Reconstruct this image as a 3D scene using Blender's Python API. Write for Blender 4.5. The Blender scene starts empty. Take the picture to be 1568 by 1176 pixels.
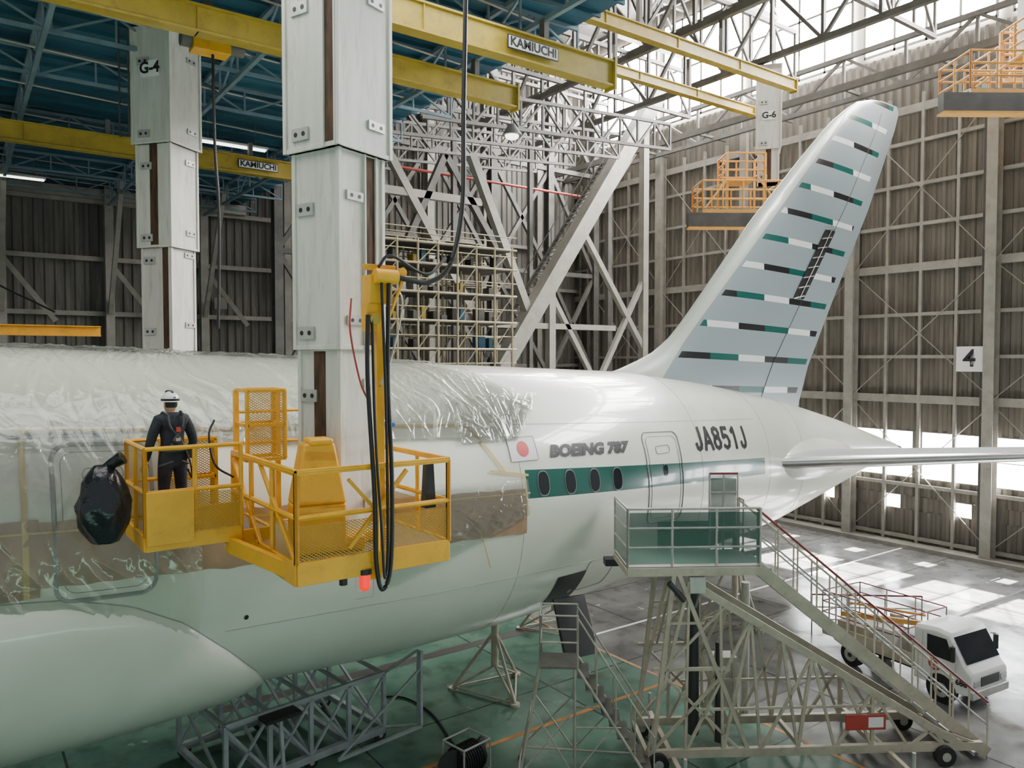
import bpy, bmesh, math, random
import numpy as np
from mathutils import Vector, Matrix, noise
random.seed(7)
V=Vector
# ---------------------------------------------------------------- materials
MATS={}
def mat(name,col,rough=.5,metal=0.,var=.0,scale=2.,stretch=(1,1,1),dirt=None,dirt_amt=.5,bump=0.,bscale=15,emit=None,es=0,alpha=1,coat=0,trans=0,dlo=.52,dhi=.75):
    if name in MATS: return MATS[name]
    m=bpy.data.materials.new(name); m.use_nodes=True
    nt=m.node_tree; n=nt.nodes; l=nt.links; p=n['Principled BSDF']
    p.inputs['Roughness'].default_value=rough; p.inputs['Metallic'].default_value=metal
    p.inputs['Base Color'].default_value=(*col,1)
    p.inputs['Alpha'].default_value=alpha
    p.inputs['Coat Weight'].default_value=coat
    p.inputs['Transmission Weight'].default_value=trans
    if emit: p.inputs['Emission Color'].default_value=(*emit,1); p.inputs['Emission Strength'].default_value=es
    tc=n.new('ShaderNodeTexCoord'); mp=n.new('ShaderNodeMapping'); mp.inputs['Scale'].default_value=stretch
    l.new(tc.outputs['Object'],mp.inputs['Vector'])
    if var>0:
        ns=n.new('ShaderNodeTexNoise'); ns.inputs['Scale'].default_value=scale; ns.inputs['Detail'].default_value=6
        l.new(mp.outputs[0],ns.inputs['Vector'])
        r=n.new('ShaderNodeValToRGB'); r.color_ramp.elements[0].position=.3; r.color_ramp.elements[1].position=.7
        r.color_ramp.elements[0].color=(*[c*(1-var) for c in col],1); r.color_ramp.elements[1].color=(*[min(1,c*(1+var)) for c in col],1)
        l.new(ns.outputs['Fac'],r.inputs['Fac']); out=r.outputs['Color']
        if dirt:
            n2=n.new('ShaderNodeTexNoise'); n2.inputs['Scale'].default_value=scale*1.7; n2.inputs['Detail'].default_value=8; n2.inputs['Roughness'].default_value=.7
            l.new(mp.outputs[0],n2.inputs['Vector'])
            r2=n.new('ShaderNodeValToRGB'); r2.color_ramp.elements[0].position=dlo; r2.color_ramp.elements[1].position=dhi
            r2.color_ramp.elements[0].color=(0,0,0,1); r2.color_ramp.elements[1].color=(dirt_amt,)*3+(1,)
            l.new(n2.outputs['Fac'],r2.inputs['Fac'])
            mx=n.new('ShaderNodeMixRGB'); mx.inputs[2].default_value=(*dirt,1)
            l.new(r2.outputs['Color'],mx.inputs[0]); l.new(out,mx.inputs[1]); out=mx.outputs[0]
        l.new(out,p.inputs['Base Color'])
    if bump>0:
        nb=n.new('ShaderNodeTexNoise'); nb.inputs['Scale'].default_value=bscale; nb.inputs['Detail'].default_value=4
        l.new(mp.outputs[0],nb.inputs['Vector'])
        b=n.new('ShaderNodeBump'); b.inputs['Strength'].default_value=bump; b.inputs['Distance'].default_value=.02
        l.new(nb.outputs['Fac'],b.inputs['Height']); l.new(b.outputs[0],p.inputs['Normal'])
    MATS[name]=m; return m

M_wall=mat('corrugated_siding',(.16,.152,.135),.7,.15,.25,1.2,(2,2,.25),(.07,.05,.035),.6)
M_door=mat('door_siding',(.165,.15,.125),.65,.15,.22,1.0,(2,2,.3),(.075,.058,.042),.6)
M_steel=mat('grey_structural_steel',(.145,.14,.13),.55,.2,.2,1.5,dirt=(.06,.045,.03),dirt_amt=.5)
M_steeld=mat('dark_structural_steel',(.07,.065,.06),.6,.2,.25,1.5,dirt=(.045,.03,.02),dirt_amt=.6)
M_steelw=mat('white_structural_steel',(.37,.355,.315),.5,.1,.12,1.5,dirt=(.2,.16,.12),dirt_amt=.45)
M_teal=mat('teal_roof_deck',(.03,.11,.165),.35,.1,.4,.5,(1,3,1))
M_bluesteel=mat('blue_grey_roof_steel',(.19,.27,.32),.5,.2,.15,2)
M_girt=mat('girt_steel',(.30,.285,.25),.6,.1,.15,2,dirt=(.16,.12,.09),dirt_amt=.5)
M_yel=mat('yellow_crane_paint',(.42,.30,.035),.45,0,.12,2.5,dirt=(.17,.11,.04),dirt_amt=.6)
M_yel2=mat('yellow_platform_paint',(.82,.41,.018),.42,0,.1,3,dirt=(.4,.2,.03),dirt_amt=.45)
M_org=mat('orange_platform_paint',(.68,.34,.06),.5,0,.12,3)
M_col=mat('column_white_paint',(.60,.59,.54),.5,0,.10,2.2,(2.5,2.5,.35),(.27,.21,.15),.6,dlo=.52,dhi=.76)
M_rust=mat('rusty_guide_slot',(.075,.038,.02),.8,.1,.6,5,(2,2,.4),(.015,.011,.008),.8)
M_black=mat('black_rubber',(.012,.012,.013),.5)
M_blk2=mat('black_paint',(.015,.015,.016),.45)
M_wht=mat('white_paint',(.72,.73,.71),.35)
M_sign=mat('sign_white',(.8,.8,.78),.5)
M_gal=mat('galvanised_pipe',(.45,.45,.42),.4,.4,.15,4)
M_cream=mat('cream_stair_paint',(.46,.42,.33),.5,.1,.15,3,dirt=(.2,.15,.1),dirt_amt=.5)
M_red=mat('red_paint',(.42,.05,.04),.45,0,.1,3)
M_maroon=mat('maroon_handrail',(.22,.04,.045),.4,0,.1,3)
M_redlamp=mat('red_lamp',(.8,.01,.005),.3,emit=(1,.01,.005),es=1.2)
M_green=mat('green_tinted_panel',(.02,.10,.075),.12,alpha=.62)
M_paper=mat('brown_masking_paper',(.38,.24,.15),.65,0,.15,2.5,bump=.4,bscale=5)
M_tape=mat('yellow_masking_tape',(.60,.44,.16),.6)
M_tapeb=mat('blue_tape',(.05,.16,.45),.6)
M_metal=mat('bare_metal',(.62,.62,.62),.25,.95)
M_dkmetal=mat('dark_metal',(.08,.08,.085),.4,.7)
M_glass=mat('dark_glass',(.015,.018,.022),.08)
M_navy=mat('navy_coverall',(.018,.022,.034),.8,0,.3,8,bump=.6,bscale=14)
M_skin=mat('skin',(.52,.31,.21),.5)
M_hair=mat('black_hair',(.01,.009,.008),.6)
M_helmet=mat('helmet_white',(.8,.8,.78),.25)
M_bag=mat('black_bag_plastic',(.012,.014,.018),.22,bump=1,bscale=7)
M_blue=mat('blue_panel',(.03,.12,.38),.4)
M_tread=mat('tread_plate',(.25,.25,.24),.5,.5)
M_tyre=mat('tyre',(.02,.02,.02),.8)
M_win2=mat('skylight_daylight',(.9,.95,1),.3,emit=(1,.985,.96),es=80)
M_lamp=mat('lamp_glow',(1,1,1),.3,emit=(1,.97,.9),es=4)
M_seam=mat('panel_seam',(.34,.35,.34),.5)
M_seal=mat('door_seal',(.26,.27,.27),.5)

def window_mat():
    m=bpy.data.materials.new('frosted_glazing'); m.use_nodes=True; nt=m.node_tree; n=nt.nodes; l=nt.links
    for x in list(n):
        if x.type=='BSDF_PRINCIPLED': n.remove(x)
    out=[x for x in n if x.type=='OUTPUT_MATERIAL'][0]
    t=n.new('ShaderNodeBsdfTransparent'); e=n.new('ShaderNodeEmission'); e.inputs[0].default_value=(.96,.98,1,1); e.inputs[1].default_value=60
    mx=n.new('ShaderNodeMixShader'); mx.inputs[0].default_value=.45; l.new(t.outputs[0],mx.inputs[1]); l.new(e.outputs[0],mx.inputs[2]); l.new(mx.outputs[0],out.inputs[0]); return m
M_win=window_mat()

def mathfn(n,l):
    def M(op,a,b=None):
        q=n.new('ShaderNodeMath'); q.operation=op
        for i,t in enumerate((a,b)):
            if t is None: continue
            if hasattr(t,'links'): l.new(t,q.inputs[i])
            else: q.inputs[i].default_value=t
        return q.outputs[0]
    return M
def lattice_mat(name,col,freq=26,th=.42):
    m=bpy.data.materials.new(name); m.use_nodes=True; nt=m.node_tree; n=nt.nodes; l=nt.links; p=n['Principled BSDF']
    p.inputs['Base Color'].default_value=(*col,1); p.inputs['Roughness'].default_value=.5
    tc=n.new('ShaderNodeTexCoord'); sp=n.new('ShaderNodeSeparateXYZ'); l.new(tc.outputs['Object'],sp.inputs[0])
    M=mathfn(n,l)
    h=M('ADD',sp.outputs[0],sp.outputs[1])
    z=M('MULTIPLY',sp.outputs[2],1.6)
    a=M('FRACT',M('MULTIPLY',M('ADD',h,z),freq)); b=M('FRACT',M('MULTIPLY',M('SUBTRACT',h,z),freq))
    o=M('MAXIMUM',M('LESS_THAN',a,th),M('LESS_THAN',b,th)); l.new(o,p.inputs['Alpha'])
    return m
M_mesh=lattice_mat('yellow_expanded_mesh',(.55,.31,.03),18,.20)

def film_mat():
    m=bpy.data.materials.new('clear_plastic_film'); m.use_nodes=True; nt=m.node_tree; n=nt.nodes; l=nt.links
    for x in list(n):
        if x.type=='BSDF_PRINCIPLED': n.remove(x)
    out=[x for x in n if x.type=='OUTPUT_MATERIAL'][0]
    t=n.new('ShaderNodeBsdfTransparent'); t.inputs[0].default_value=(.97,.98,.96,1)
    g=n.new('ShaderNodeBsdfGlossy'); g.inputs['Roughness'].default_value=.09; g.inputs[0].default_value=(1,1,1,1)
    d=n.new('ShaderNodeBsdfDiffuse'); d.inputs[0].default_value=(.86,.88,.82,1)
    m1=n.new('ShaderNodeMixShader'); m1.inputs[0].default_value=.09
    m2=n.new('ShaderNodeMixShader')
    fr=n.new('ShaderNodeFresnel'); fr.inputs[0].default_value=1.55
    l.new(t.outputs[0],m1.inputs[1]); l.new(d.outputs[0],m1.inputs[2])
    l.new(fr.outputs[0],m2.inputs[0]); l.new(m1.outputs[0],m2.inputs[1]); l.new(g.outputs[0],m2.inputs[2])
    l.new(m2.outputs[0],out.inputs[0]); return m
M_film=film_mat()

def fuselage_mat():
    m=bpy.data.materials.new('fuselage_paint'); m.use_nodes=True; nt=m.node_tree; n=nt.nodes; l=nt.links; p=n['Principled BSDF']
    p.inputs['Roughness'].default_value=.28; p.inputs['Coat Weight'].default_value=.5; p.inputs['Coat Roughness'].default_value=.06
    tc=n.new('ShaderNodeTexCoord'); sp=n.new('ShaderNodeSeparateXYZ'); l.new(tc.outputs['Object'],sp.inputs[0])
    M=mathfn(n,l)
    x,y,z=sp.outputs
    zc=M('SUBTRACT',5.56,M('MULTIPLY',M('SUBTRACT',x,7.67),.054))
    hh=M('SUBTRACT',.27,M('MULTIPLY',M('SUBTRACT',x,7.67),.006))
    inb=M('LESS_THAN',M('ABSOLUTE',M('SUBTRACT',z,zc)),hh)
    inb=M('MULTIPLY',inb,M('MULTIPLY',M('GREATER_THAN',x,7.25),M('LESS_THAN',x,16.1)))
    ns=n.new('ShaderNodeTexNoise'); ns.inputs['Scale'].default_value=.6; ns.inputs['Detail'].default_value=4; l.new(tc.outputs['Object'],ns.inputs['Vector'])
    r=n.new('ShaderNodeValToRGB'); r.color_ramp.elements[0].color=(.69,.70,.61,1); r.color_ramp.elements[1].color=(.77,.78,.70,1)
    r.color_ramp.elements[0].position=.35; r.color_ramp.elements[1].position=.65
    l.new(ns.outputs['Fac'],r.inputs[0])
    mx=n.new('ShaderNodeMixRGB'); mx.inputs[2].default_value=(0,.085,.065,1); l.new(inb,mx.inputs[0]); l.new(r.outputs[0],mx.inputs[1])
    l.new(mx.outputs[0],p.inputs['Base Color']); return m
M_fus=fuselage_mat()

def fin_mat():
    m=bpy.data.materials.new('fin_paint_with_stripes'); m.use_nodes=True; nt=m.node_tree; n=nt.nodes; l=nt.links; p=n['Principled BSDF']
    p.inputs['Roughness'].default_value=.3; p.inputs['Coat Weight'].default_value=.3
    tc=n.new('ShaderNodeTexCoord'); sp=n.new('ShaderNodeSeparateXYZ'); l.new(tc.outputs['Object'],sp.inputs[0])
    M=mathfn(n,l)
    x,y,z=sp.outputs
    zz=M('ADD',z,M('MULTIPLY',x,.035))
    k=M('DIVIDE',M('SUBTRACT',zz,7.62),.92)
    row=M('LESS_THAN',M('FRACT',k),.20)
    ri=M('FLOOR',k)
    le=M('ADD',M('MULTIPLY',M('SUBTRACT',z,9.0),1.04),14.75)
    dle=M('SUBTRACT',x,le)
    inner=M('GREATER_THAN',dle,.38)
    row=M('MULTIPLY',row,M('MULTIPLY',M('GREATER_THAN',dle,.5),M('LESS_THAN',M('SUBTRACT',x,M('MULTIPLY',z,.57)),16.1)))
    seg=M('FRACT',M('DIVIDE',M('ADD',x,M('MULTIPLY',ri,1.35)),3.9))
    cr=n.new('ShaderNodeValToRGB'); cr.color_ramp.interpolation='CONSTANT'
    e=cr.color_ramp.elements; e[0].position=0; e[0].color=(.010,.010,.013,1); e[1].position=.33; e[1].color=(.0,.095,.08,1)
    a=e.new(.66); a.color=(.80,.82,.80,1)
    l.new(seg,cr.inputs[0])
    base=n.new('ShaderNodeMixRGB'); base.inputs[1].default_value=(.56,.60,.53,1); base.inputs[2].default_value=(.28,.335,.355,1)
    l.new(inner,base.inputs[0])
    mx=n.new('ShaderNodeMixRGB'); l.new(row,mx.inputs[0]); l.new(base.outputs[0],mx.inputs[1]); l.new(cr.outputs[0],mx.inputs[2])
    l.new(mx.outputs[0],p.inputs['Base Color']); return m
M_fin=fin_mat()

def floor_mat():
    m=bpy.data.materials.new('painted_concrete_floor'); m.use_nodes=True; nt=m.node_tree; n=nt.nodes; l=nt.links; p=n['Principled BSDF']
    tc=n.new('ShaderNodeTexCoord'); sp=n.new('ShaderNodeSeparateXYZ'); l.new(tc.outputs['Object'],sp.inputs[0])
    def NO(s,d=6):
        q=n.new('ShaderNodeTexNoise'); q.inputs['Scale'].default_value=s; q.inputs['Detail'].default_value=d; l.new(tc.outputs['Object'],q.inputs['Vector']); return q.outputs['Fac']
    def RP(f,p0,c0,p1,c1):
        r=n.new('ShaderNodeValToRGB'); r.color_ramp.elements[0].position=p0; r.color_ramp.elements[1].position=p1
        r.color_ramp.elements[0].color=(*c0,1); r.color_ramp.elements[1].color=(*c1,1); l.new(f,r.inputs[0]); return r.outputs[0]
    g=RP(NO(.7),.35,(.06,.14,.105),.7,(.12,.22,.17))
    c=RP(NO(.5),.35,(.12,.122,.12),.7,(.24,.24,.23))
    mm=n.new('ShaderNodeMath'); mm.operation='GREATER_THAN'; mm.inputs[1].default_value=12.6; l.new(sp.outputs[0],mm.inputs[0])
    mx=n.new('ShaderNodeMixRGB'); l.new(mm.outputs[0],mx.inputs[0]); l.new(g,mx.inputs[1]); l.new(c,mx.inputs[2])
    d=RP(NO(1.8,9),.5,(1,1,1),.74,(.55,.52,.48))
    m2=n.new('ShaderNodeMixRGB'); m2.blend_type='MULTIPLY'; m2.inputs[0].default_value=1; l.new(mx.outputs[0],m2.inputs[1]); l.new(d,m2.inputs[2])
    br=n.new('ShaderNodeTexBrick'); br.inputs['Scale'].default_value=1; br.inputs['Brick Width'].default_value=5; br.inputs['Row Height'].default_value=5; br.inputs['Mortar Size'].default_value=.025; br.offset=0
    br.inputs['Color1'].default_value=(1,1,1,1); br.inputs['Color2'].default_value=(.93,.93,.93,1); br.inputs['Mortar'].default_value=(.3,.3,.3,1)
    l.new(tc.outputs['Object'],br.inputs['Vector'])
    m3=n.new('ShaderNodeMixRGB'); m3.blend_type='MULTIPLY'; m3.inputs[0].default_value=1; l.new(m2.outputs[0],m3.inputs[1]); l.new(br.outputs[0],m3.inputs[2])
    l.new(m3.outputs[0],p.inputs['Base Color'])
    l.new(RP(NO(1.1,7),.3,(.08,)*3,.75,(.32,)*3),p.inputs['Roughness'])
    b=n.new('ShaderNodeBump'); b.inputs['Strength'].default_value=.15; b.inputs['Distance'].default_value=.02; l.new(NO(2.5,3),b.inputs['Height']); l.new(b.outputs[0],p.inputs['Normal'])
    return m
M_floor=floor_mat()

# ---------------------------------------------------------------- mesh builder
def link(o,parent=None):
    bpy.context.scene.collection.objects.link(o)
    if parent is not None: o.parent=parent
    return o
def group(name,parent=None):
    e=bpy.data.objects.new(name,None); link(e,parent); e.empty_display_size=.2; return e
class MB:
    def __init__(s,T=None): s.v=[];s.f=[];s.m=[];s.mats=[];s.T=T
    def mi(s,m):
        if m not in s.mats: s.mats.append(m)
        return s.mats.index(m)
    def add(s,vs,fs,m):
        o=len(s.v); k=s.mi(m)
        for q in vs:
            q=V(q)
            if s.T is not None: q=s.T@q
            s.v.append(tuple(q))
        for f in fs: s.f.append([i+o for i in f]); s.m.append(k)
    def hexa(s,p,m):
        s.add(p,[(0,3,2,1),(4,5,6,7),(0,1,5,4),(1,2,6,5),(2,3,7,6),(3,0,4,7)],m)
    def box(s,c,d,m,R=None,taper=1.):
        x,y,z=[k/2 for k in d]; t=taper
        p=[V((-x,-y,-z)),V((x,-y,-z)),V((x,y,-z)),V((-x,y,-z)),V((-x*t,-y*t,z)),V((x*t,-y*t,z)),V((x*t,y*t,z)),V((-x*t,y*t,z))]
        if R is not None: p=[R@k for k in p]
        s.hexa([k+V(c) for k in p],m)
    def bx(s,x0,x1,y0,y1,z0,z1,m): s.box(((x0+x1)/2,(y0+y1)/2,(z0+z1)/2),(abs(x1-x0),abs(y1-y0),abs(z1-z0)),m)
    def frame(s,p,q,up=None):
        p=V(p);q=V(q);d=(q-p)
        if d.length<1e-6: d=V((0,0,1e-3))
        d.normalize(); u=V(up) if up is not None else V((0,0,1))
        if abs(d.dot(u))>.98: u=V((1,0,0))
        a=d.cross(u).normalized(); b=a.cross(d).normalized()
        return p,q,d,a,b
    def beam(s,p,q,w,h,m,up=None):
        p,q,d,a,b=s.frame(p,q,up); a=a*w/2; b=b*h/2
        s.hexa([p-a-b,p+a-b,p+a+b,p-a+b,q-a-b,q+a-b,q+a+b,q-a+b],m)
    def ibeam(s,p,q,w,h,m,t=.03,up=None):
        p,q,d,a,b=s.frame(p,q,up)
        s.beam(p+b*(h/2-t/2),q+b*(h/2-t/2),w,t,m,up); s.beam(p-b*(h/2-t/2),q-b*(h/2-t/2),w,t,m,up); s.beam(p,q,t,h-2*t,m,up)
    def tube(s,p,q,r,m,n=8,r2=None):
        p,q,d,a,b=s.frame(p,q); r2=r if r2 is None else r2
        vs=[p+(a*math.cos(2*math.pi*i/n)+b*math.sin(2*math.pi*i/n))*r for i in range(n)]+[q+(a*math.cos(2*math.pi*i/n)+b*math.sin(2*math.pi*i/n))*r2 for i in range(n)]
        s.add(vs,[(i,(i+1)%n,n+(i+1)%n,n+i) for i in range(n)]+[tuple(range(n))[::-1],tuple(range(n,2*n))],m)
    def path(s,pts,r,m,n=6,closed=False):
        k=len(pts)
        for i in range(k if closed else k-1): s.tube(pts[i],pts[(i+1)%k],r,m,n)
    def hose(s,pts,r,m,n=8,sub=8):
        P=[V(p) for p in pts]; P=[P[0]*2-P[1]]+P+[P[-1]*2-P[-2]]; out=[]
        for i in range(1,len(P)-2):
            for j in range(sub):
                t=j/sub; a,b,c,d=P[i-1:i+3]
                out.append(.5*((2*b)+(c-a)*t+(2*a-5*b+4*c-d)*t*t+(3*b-a-3*c+d)*t**3))
        out.append(P[-2]); rings=[]
        for i,p in enumerate(out):
            d=(out[min(i+1,len(out)-1)]-out[max(i-1,0)]).normalized(); u=V((.3,.1,1)) if abs(d.z)<.9 else V((1,.2,0))
            a=d.cross(u).normalized(); b=a.cross(d)
            rings.append([p+(a*math.cos(2*math.pi*k/n)+b*math.sin(2*math.pi*k/n))*r for k in range(n)])
        s.loft(rings,m)
    def loft(s,rings,m,cap=True,closed=True):
        n=len(rings[0]); vs=[p for r in rings for p in r]; fs=[]
        for j in range(len(rings)-1):
            for i in range(n if closed else n-1):
                fs.append((j*n+i,j*n+(i+1)%n,(j+1)*n+(i+1)%n,(j+1)*n+i))
        if cap and closed: fs+= [tuple(range(n))[::-1],tuple(range((len(rings)-1)*n,len(rings)*n))]
        s.add(vs,fs,m)
    def grid(s,fn,nu,nv,m):
        vs=[fn(i/nu,j/nv) for j in range(nv+1) for i in range(nu+1)]
        s.add(vs,[(j*(nu+1)+i,j*(nu+1)+i+1,(j+1)*(nu+1)+i+1,(j+1)*(nu+1)+i) for j in range(nv) for i in range(nu)],m)
    def sphere(s,c,r,m,n=16,k=10,zmin=-1):
        c=V(c); R=V(r) if hasattr(r,'__len__') else V((r,r,r)); rings=[]
        for j in range(k+1):
            t=-math.pi/2+math.pi*j/k; zz=max(math.sin(t),zmin); rr=math.cos(t) if math.sin(t)>=zmin else math.sqrt(max(0,1-zmin*zmin))*max(.001,math.cos(t))
            rr=max(rr,.001)
            rings.append([c+V((R.x*rr*math.cos(2*math.pi*i/n),R.y*rr*math.sin(2*math.pi*i/n),R.z*zz)) for i in range(n)])
        s.loft(rings,m)
    def truss(s,p,q,dep,n,w,m,w2=None,vert=True):
        p=V(p);q=V(q);dep=V(dep);w2=w2 or w*.6
        s.beam(p,q,w,w,m); s.beam(p+dep,q+dep,w,w,m)
        for i in range(n):
            a=p.lerp(q,i/n);b=p.lerp(q,(i+1)/n)
            if vert: s.beam(a,a+dep,w2,w2,m)
            s.beam(*( (a,b+dep) if i%2==0 else (a+dep,b)),w2,w2,m)
        if vert: s.beam(q,q+dep,w2,w2,m)
    def rail(s,pts,h,m,r=.022,mid=1,closed=False,post=1.2,mp=None):
        k=len(pts); up=V((0,0,1))
        for i in range(k if closed else k-1):
            a=V(pts[i]);b=V(pts[(i+1)%k])
            for j in range(mid+1): s.tube(a+up*h*(j+1)/(mid+1),b+up*h*(j+1)/(mid+1),r,m,6)
            c=max(1,round((b-a).length/post))
            for j in range(c+1): p=a.lerp(b,j/c); s.tube(p,p+up*h,r,mp or m,6)
    def obj(s,name,parent=None,smooth=True,angle=35,bevel=0):
        me=bpy.data.meshes.new(name); me.from_pydata(s.v,[],s.f)
        for m in s.mats: me.materials.append(m)
        me.polygons.foreach_set('material_index',s.m)
        if smooth:
            me.polygons.foreach_set('use_smooth',[True]*len(s.f)); me.set_sharp_from_angle(angle=math.radians(angle))
        me.update(); o=bpy.data.objects.new(name,me); link(o,parent)
        if bevel>0:
            b=o.modifiers.new('bevel','BEVEL'); b.width=bevel; b.segments=2; b.limit_method='ANGLE'
        return o
def TR(x,y,z,yaw=0): return Matrix.Translation((x,y,z))@Matrix.Rotation(math.radians(yaw),4,'Z')
def text(name,body,size,m,parent,fn=None,T=None,shear=0,off=0.,ext=0.,align='CENTER',sub=0):
    cu=bpy.data.curves.new(name,'FONT'); cu.body=body; cu.size=size; cu.shear=shear; cu.offset=off; cu.extrude=ext; cu.resolution_u=3
    cu.align_x=align; cu.align_y='CENTER'
    t=bpy.data.objects.new(name+'_c',cu); link(t); dg=bpy.context.evaluated_depsgraph_get()
    me=bpy.data.meshes.new_from_object(t.evaluated_get(dg)); bpy.data.objects.remove(t)
    if sub:
        bm=bmesh.new(); bm.from_mesh(me); bmesh.ops.triangulate(bm,faces=bm.faces)
        for _ in range(sub):
            bmesh.ops.subdivide_edges(bm,edges=[e for e in bm.edges if e.calc_length()>.1],cuts=1,use_grid_fill=True)
            bmesh.ops.triangulate(bm,faces=bm.faces)
        bm.to_mesh(me); bm.free()
    for v in me.vertices:
        if fn: v.co=V(fn(v.co.x,v.co.y))
        elif T is not None: v.co=T@v.co
    me.materials.clear(); me.materials.append(m); me.name=name
    o=bpy.data.objects.new(name,me); link(o,parent); return o
def wallT(p,right,out=None):
    r=V(right).normalized(); u=V((0,0,1)); nrm=r.cross(u)
    M=Matrix((( r.x,u.x,nrm.x,p[0]),(r.y,u.y,nrm.y,p[1]),(r.z,u.z,nrm.z,p[2]),(0,0,0,1))); return M

# ---------------------------------------------------------------- camera
cam=bpy.data.cameras.new('camera'); co=bpy.data.objects.new('camera',cam); link(co)
co.location=(-1.66,-14.5,8.0)
fw=V((.588*math.cos(math.radians(1.86)),.809*math.cos(math.radians(1.86)),-math.sin(math.radians(1.86))))
co.rotation_euler=fw.to_track_quat('-Z','Y').to_euler()
cam.sensor_width=36; cam.lens=27.03; cam.clip_end=300; cam.clip_start=.05
bpy.context.scene.camera=co

# ---------------------------------------------------------------- room shell
XW=31.7; YW=24.0; ZL=15.6; ZH=28.; XS=10.0
b=MB(); b.bx(-22,XW+.4,-20,YW+.4,-.3,0,M_floor); b.obj('floor',smooth=False)
def corr(b,p,q,z0,z1,m,pitch=.38,dep=.07):
    p=V((p[0],p[1],0));q=V((q[0],q[1],0));L=(q-p).length;d=(q-p)/L;nr=V((-d.y,d.x,0)); n=max(1,int(L/pitch)); pts=[]
    for i in range(n):
        for f,o in ((0,0),(.35,0),(.5,dep),(.85,dep)): 
            w=p+d*((i+f)*L/n)+nr*o; pts.append(w)
    pts.append(q)
    vs=[V((w.x,w.y,z0)) for w in pts]+[V((w.x,w.y,z1)) for w in pts]; k=len(pts)
    b.add(vs,[(i,i+1,k+i+1,k+i) for i in range(k-1)],m)
b=MB(); corr(b,(-22,YW),(XW,YW),0,ZL,M_wall); corr(b,(XS,YW),(XW,YW),ZL,ZH,M_wall); b.bx(-22,XW+.2,YW+.1,YW+.3,0,ZL,M_wall); b.bx(XS,XW+.2,YW+.1,YW+.3,ZL,ZH,M_wall)
b.obj('wall_back',smooth=False)
BIG=[(y0+.12,y0+2.65) for y0 in (-15.5,-12.6,-9.7,-6.8,-3.9,-1.0,1.9,4.8)]
SM=[(y0,y0+.65) for y0 in (-11.5,-8.6,-6.1,-3.2,-.4,2.5,5.6)]
b=MB()
def band(z0,z1,holes):
    y=-20
    for h0,h1 in list(holes)+[(YW,None)]:
        corr(b,(XW,y),(XW,h0),z0,z1,M_door); b.bx(XW+.08,XW+.2,y,h0,z0,z1,M_door); y=h1
band(0,1.5,[]); band(1.5,2.1,SM); band(2.1,2.9,[]); band(2.9,4.9,BIG); band(4.9,21.2,[]); b.bx(XW+.08,XW+.2,-20,YW,21.2,ZH,M_door)
b.obj('wall_right',smooth=False)
b=MB(); b.bx(-22,XS,-9,YW,ZL,ZL+.2,M_teal)
for i in range(44):
    y=-8.5+i*.75; b.beam((-22,y,ZL-.05),(XS,y,ZL-.05),.06,.1,M_teal)
b.obj('ceiling',smooth=False)
b=MB(); b.bx(XS,XW+.2,-20,YW,ZH,ZH+.2,M_steeld); b.bx(XS,XS+.2,-20,YW,ZL+.2,ZH,M_steeld); b.obj('ceiling_high_bay',smooth=False)

b=MB()
for z in (3,5.2,7.6,10.0,12.4,14.9): b.beam((-22,YW-.2,z),(XW,YW-.2,z),.22,.2,M_girt)
for x in range(-20,32,4):
    b.ibeam((x,YW-.45,0),(x,YW-.45,ZL if x<10 else ZH-1),.35,.4,M_girt,up=(0,1,0))
    if x<12:
        b.beam((x,YW-.5,12.3),(x+1.9,YW-.9,9.6),.16,.2,M_girt); b.beam((x,YW-.6,10),(x,YW-4,ZL-.3),.18,.2,M_girt)
b.beam((-22,YW-.35,15.2),(XS,YW-.35,15.2),.3,.45,M_girt)
b.bx(8.5,9.1,YW-.3,YW-.24,10.4,10.95,M_girt)
b.obj('wall_framing_back',smooth=False)

b=MB()
x=XW-.22
for z in (.35,2.6,6.3,8.1,9.9,11.9,13.7,15.4,17.2,18.6): b.beam((x,-20,z),(x,YW,z),.16,.14 if z not in (6.3,11.9,18.6) else .34,M_girt)
yy=-18.6
k=0
while yy<YW:
    big=(k%4==0)
    if big:
        b.ibeam((x-.35,yy,0),(x-.35,yy,19.5),.4,.5,M_girt,up=(1,0,0)); b.bx(x-.1,x+.1,yy+.35,yy+.5,0,19.5,M_steeld)
    else: b.beam((x-.02,yy,0),(x-.02,yy,19.2),.12,.14,M_girt)
    yy+=1.45; k+=1
for j in range(7):
    y0=-18.6+j*5.8
    for z0,z1 in ((6.4,11.8),(11.9,18.5),(.4,6.2)):
        b.tube((x-.15,y0,z0),(x-.15,y0+5.8,z1),.022,M_girt,5); b.tube((x-.15,y0,z1),(x-.15,y0+5.8,z0),.022,M_girt,5)
b.beam((XW-.5,-20,.08),(XW-.5,YW,.08),1.0,.16,M_girt)
b.obj('wall_framing_right',smooth=False)
b=MB()
b.truss((XW-1.2,-20,19.4),(XW-1.2,YW,19.4),(0,0,1.9),16,.2,M_steel,.12)
for i in range(12): b.beam((XW-2.6,-20+i*4,19.5),(XW-.2,-20+i*4,19.5),.12,.12,M_steel)
b.beam((XW-2.6,-20,19.5),(XW-2.6,YW,19.5),.2,.3,M_steel)
b.obj('trim_door_header_truss',smooth=False)
wi=0
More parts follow.
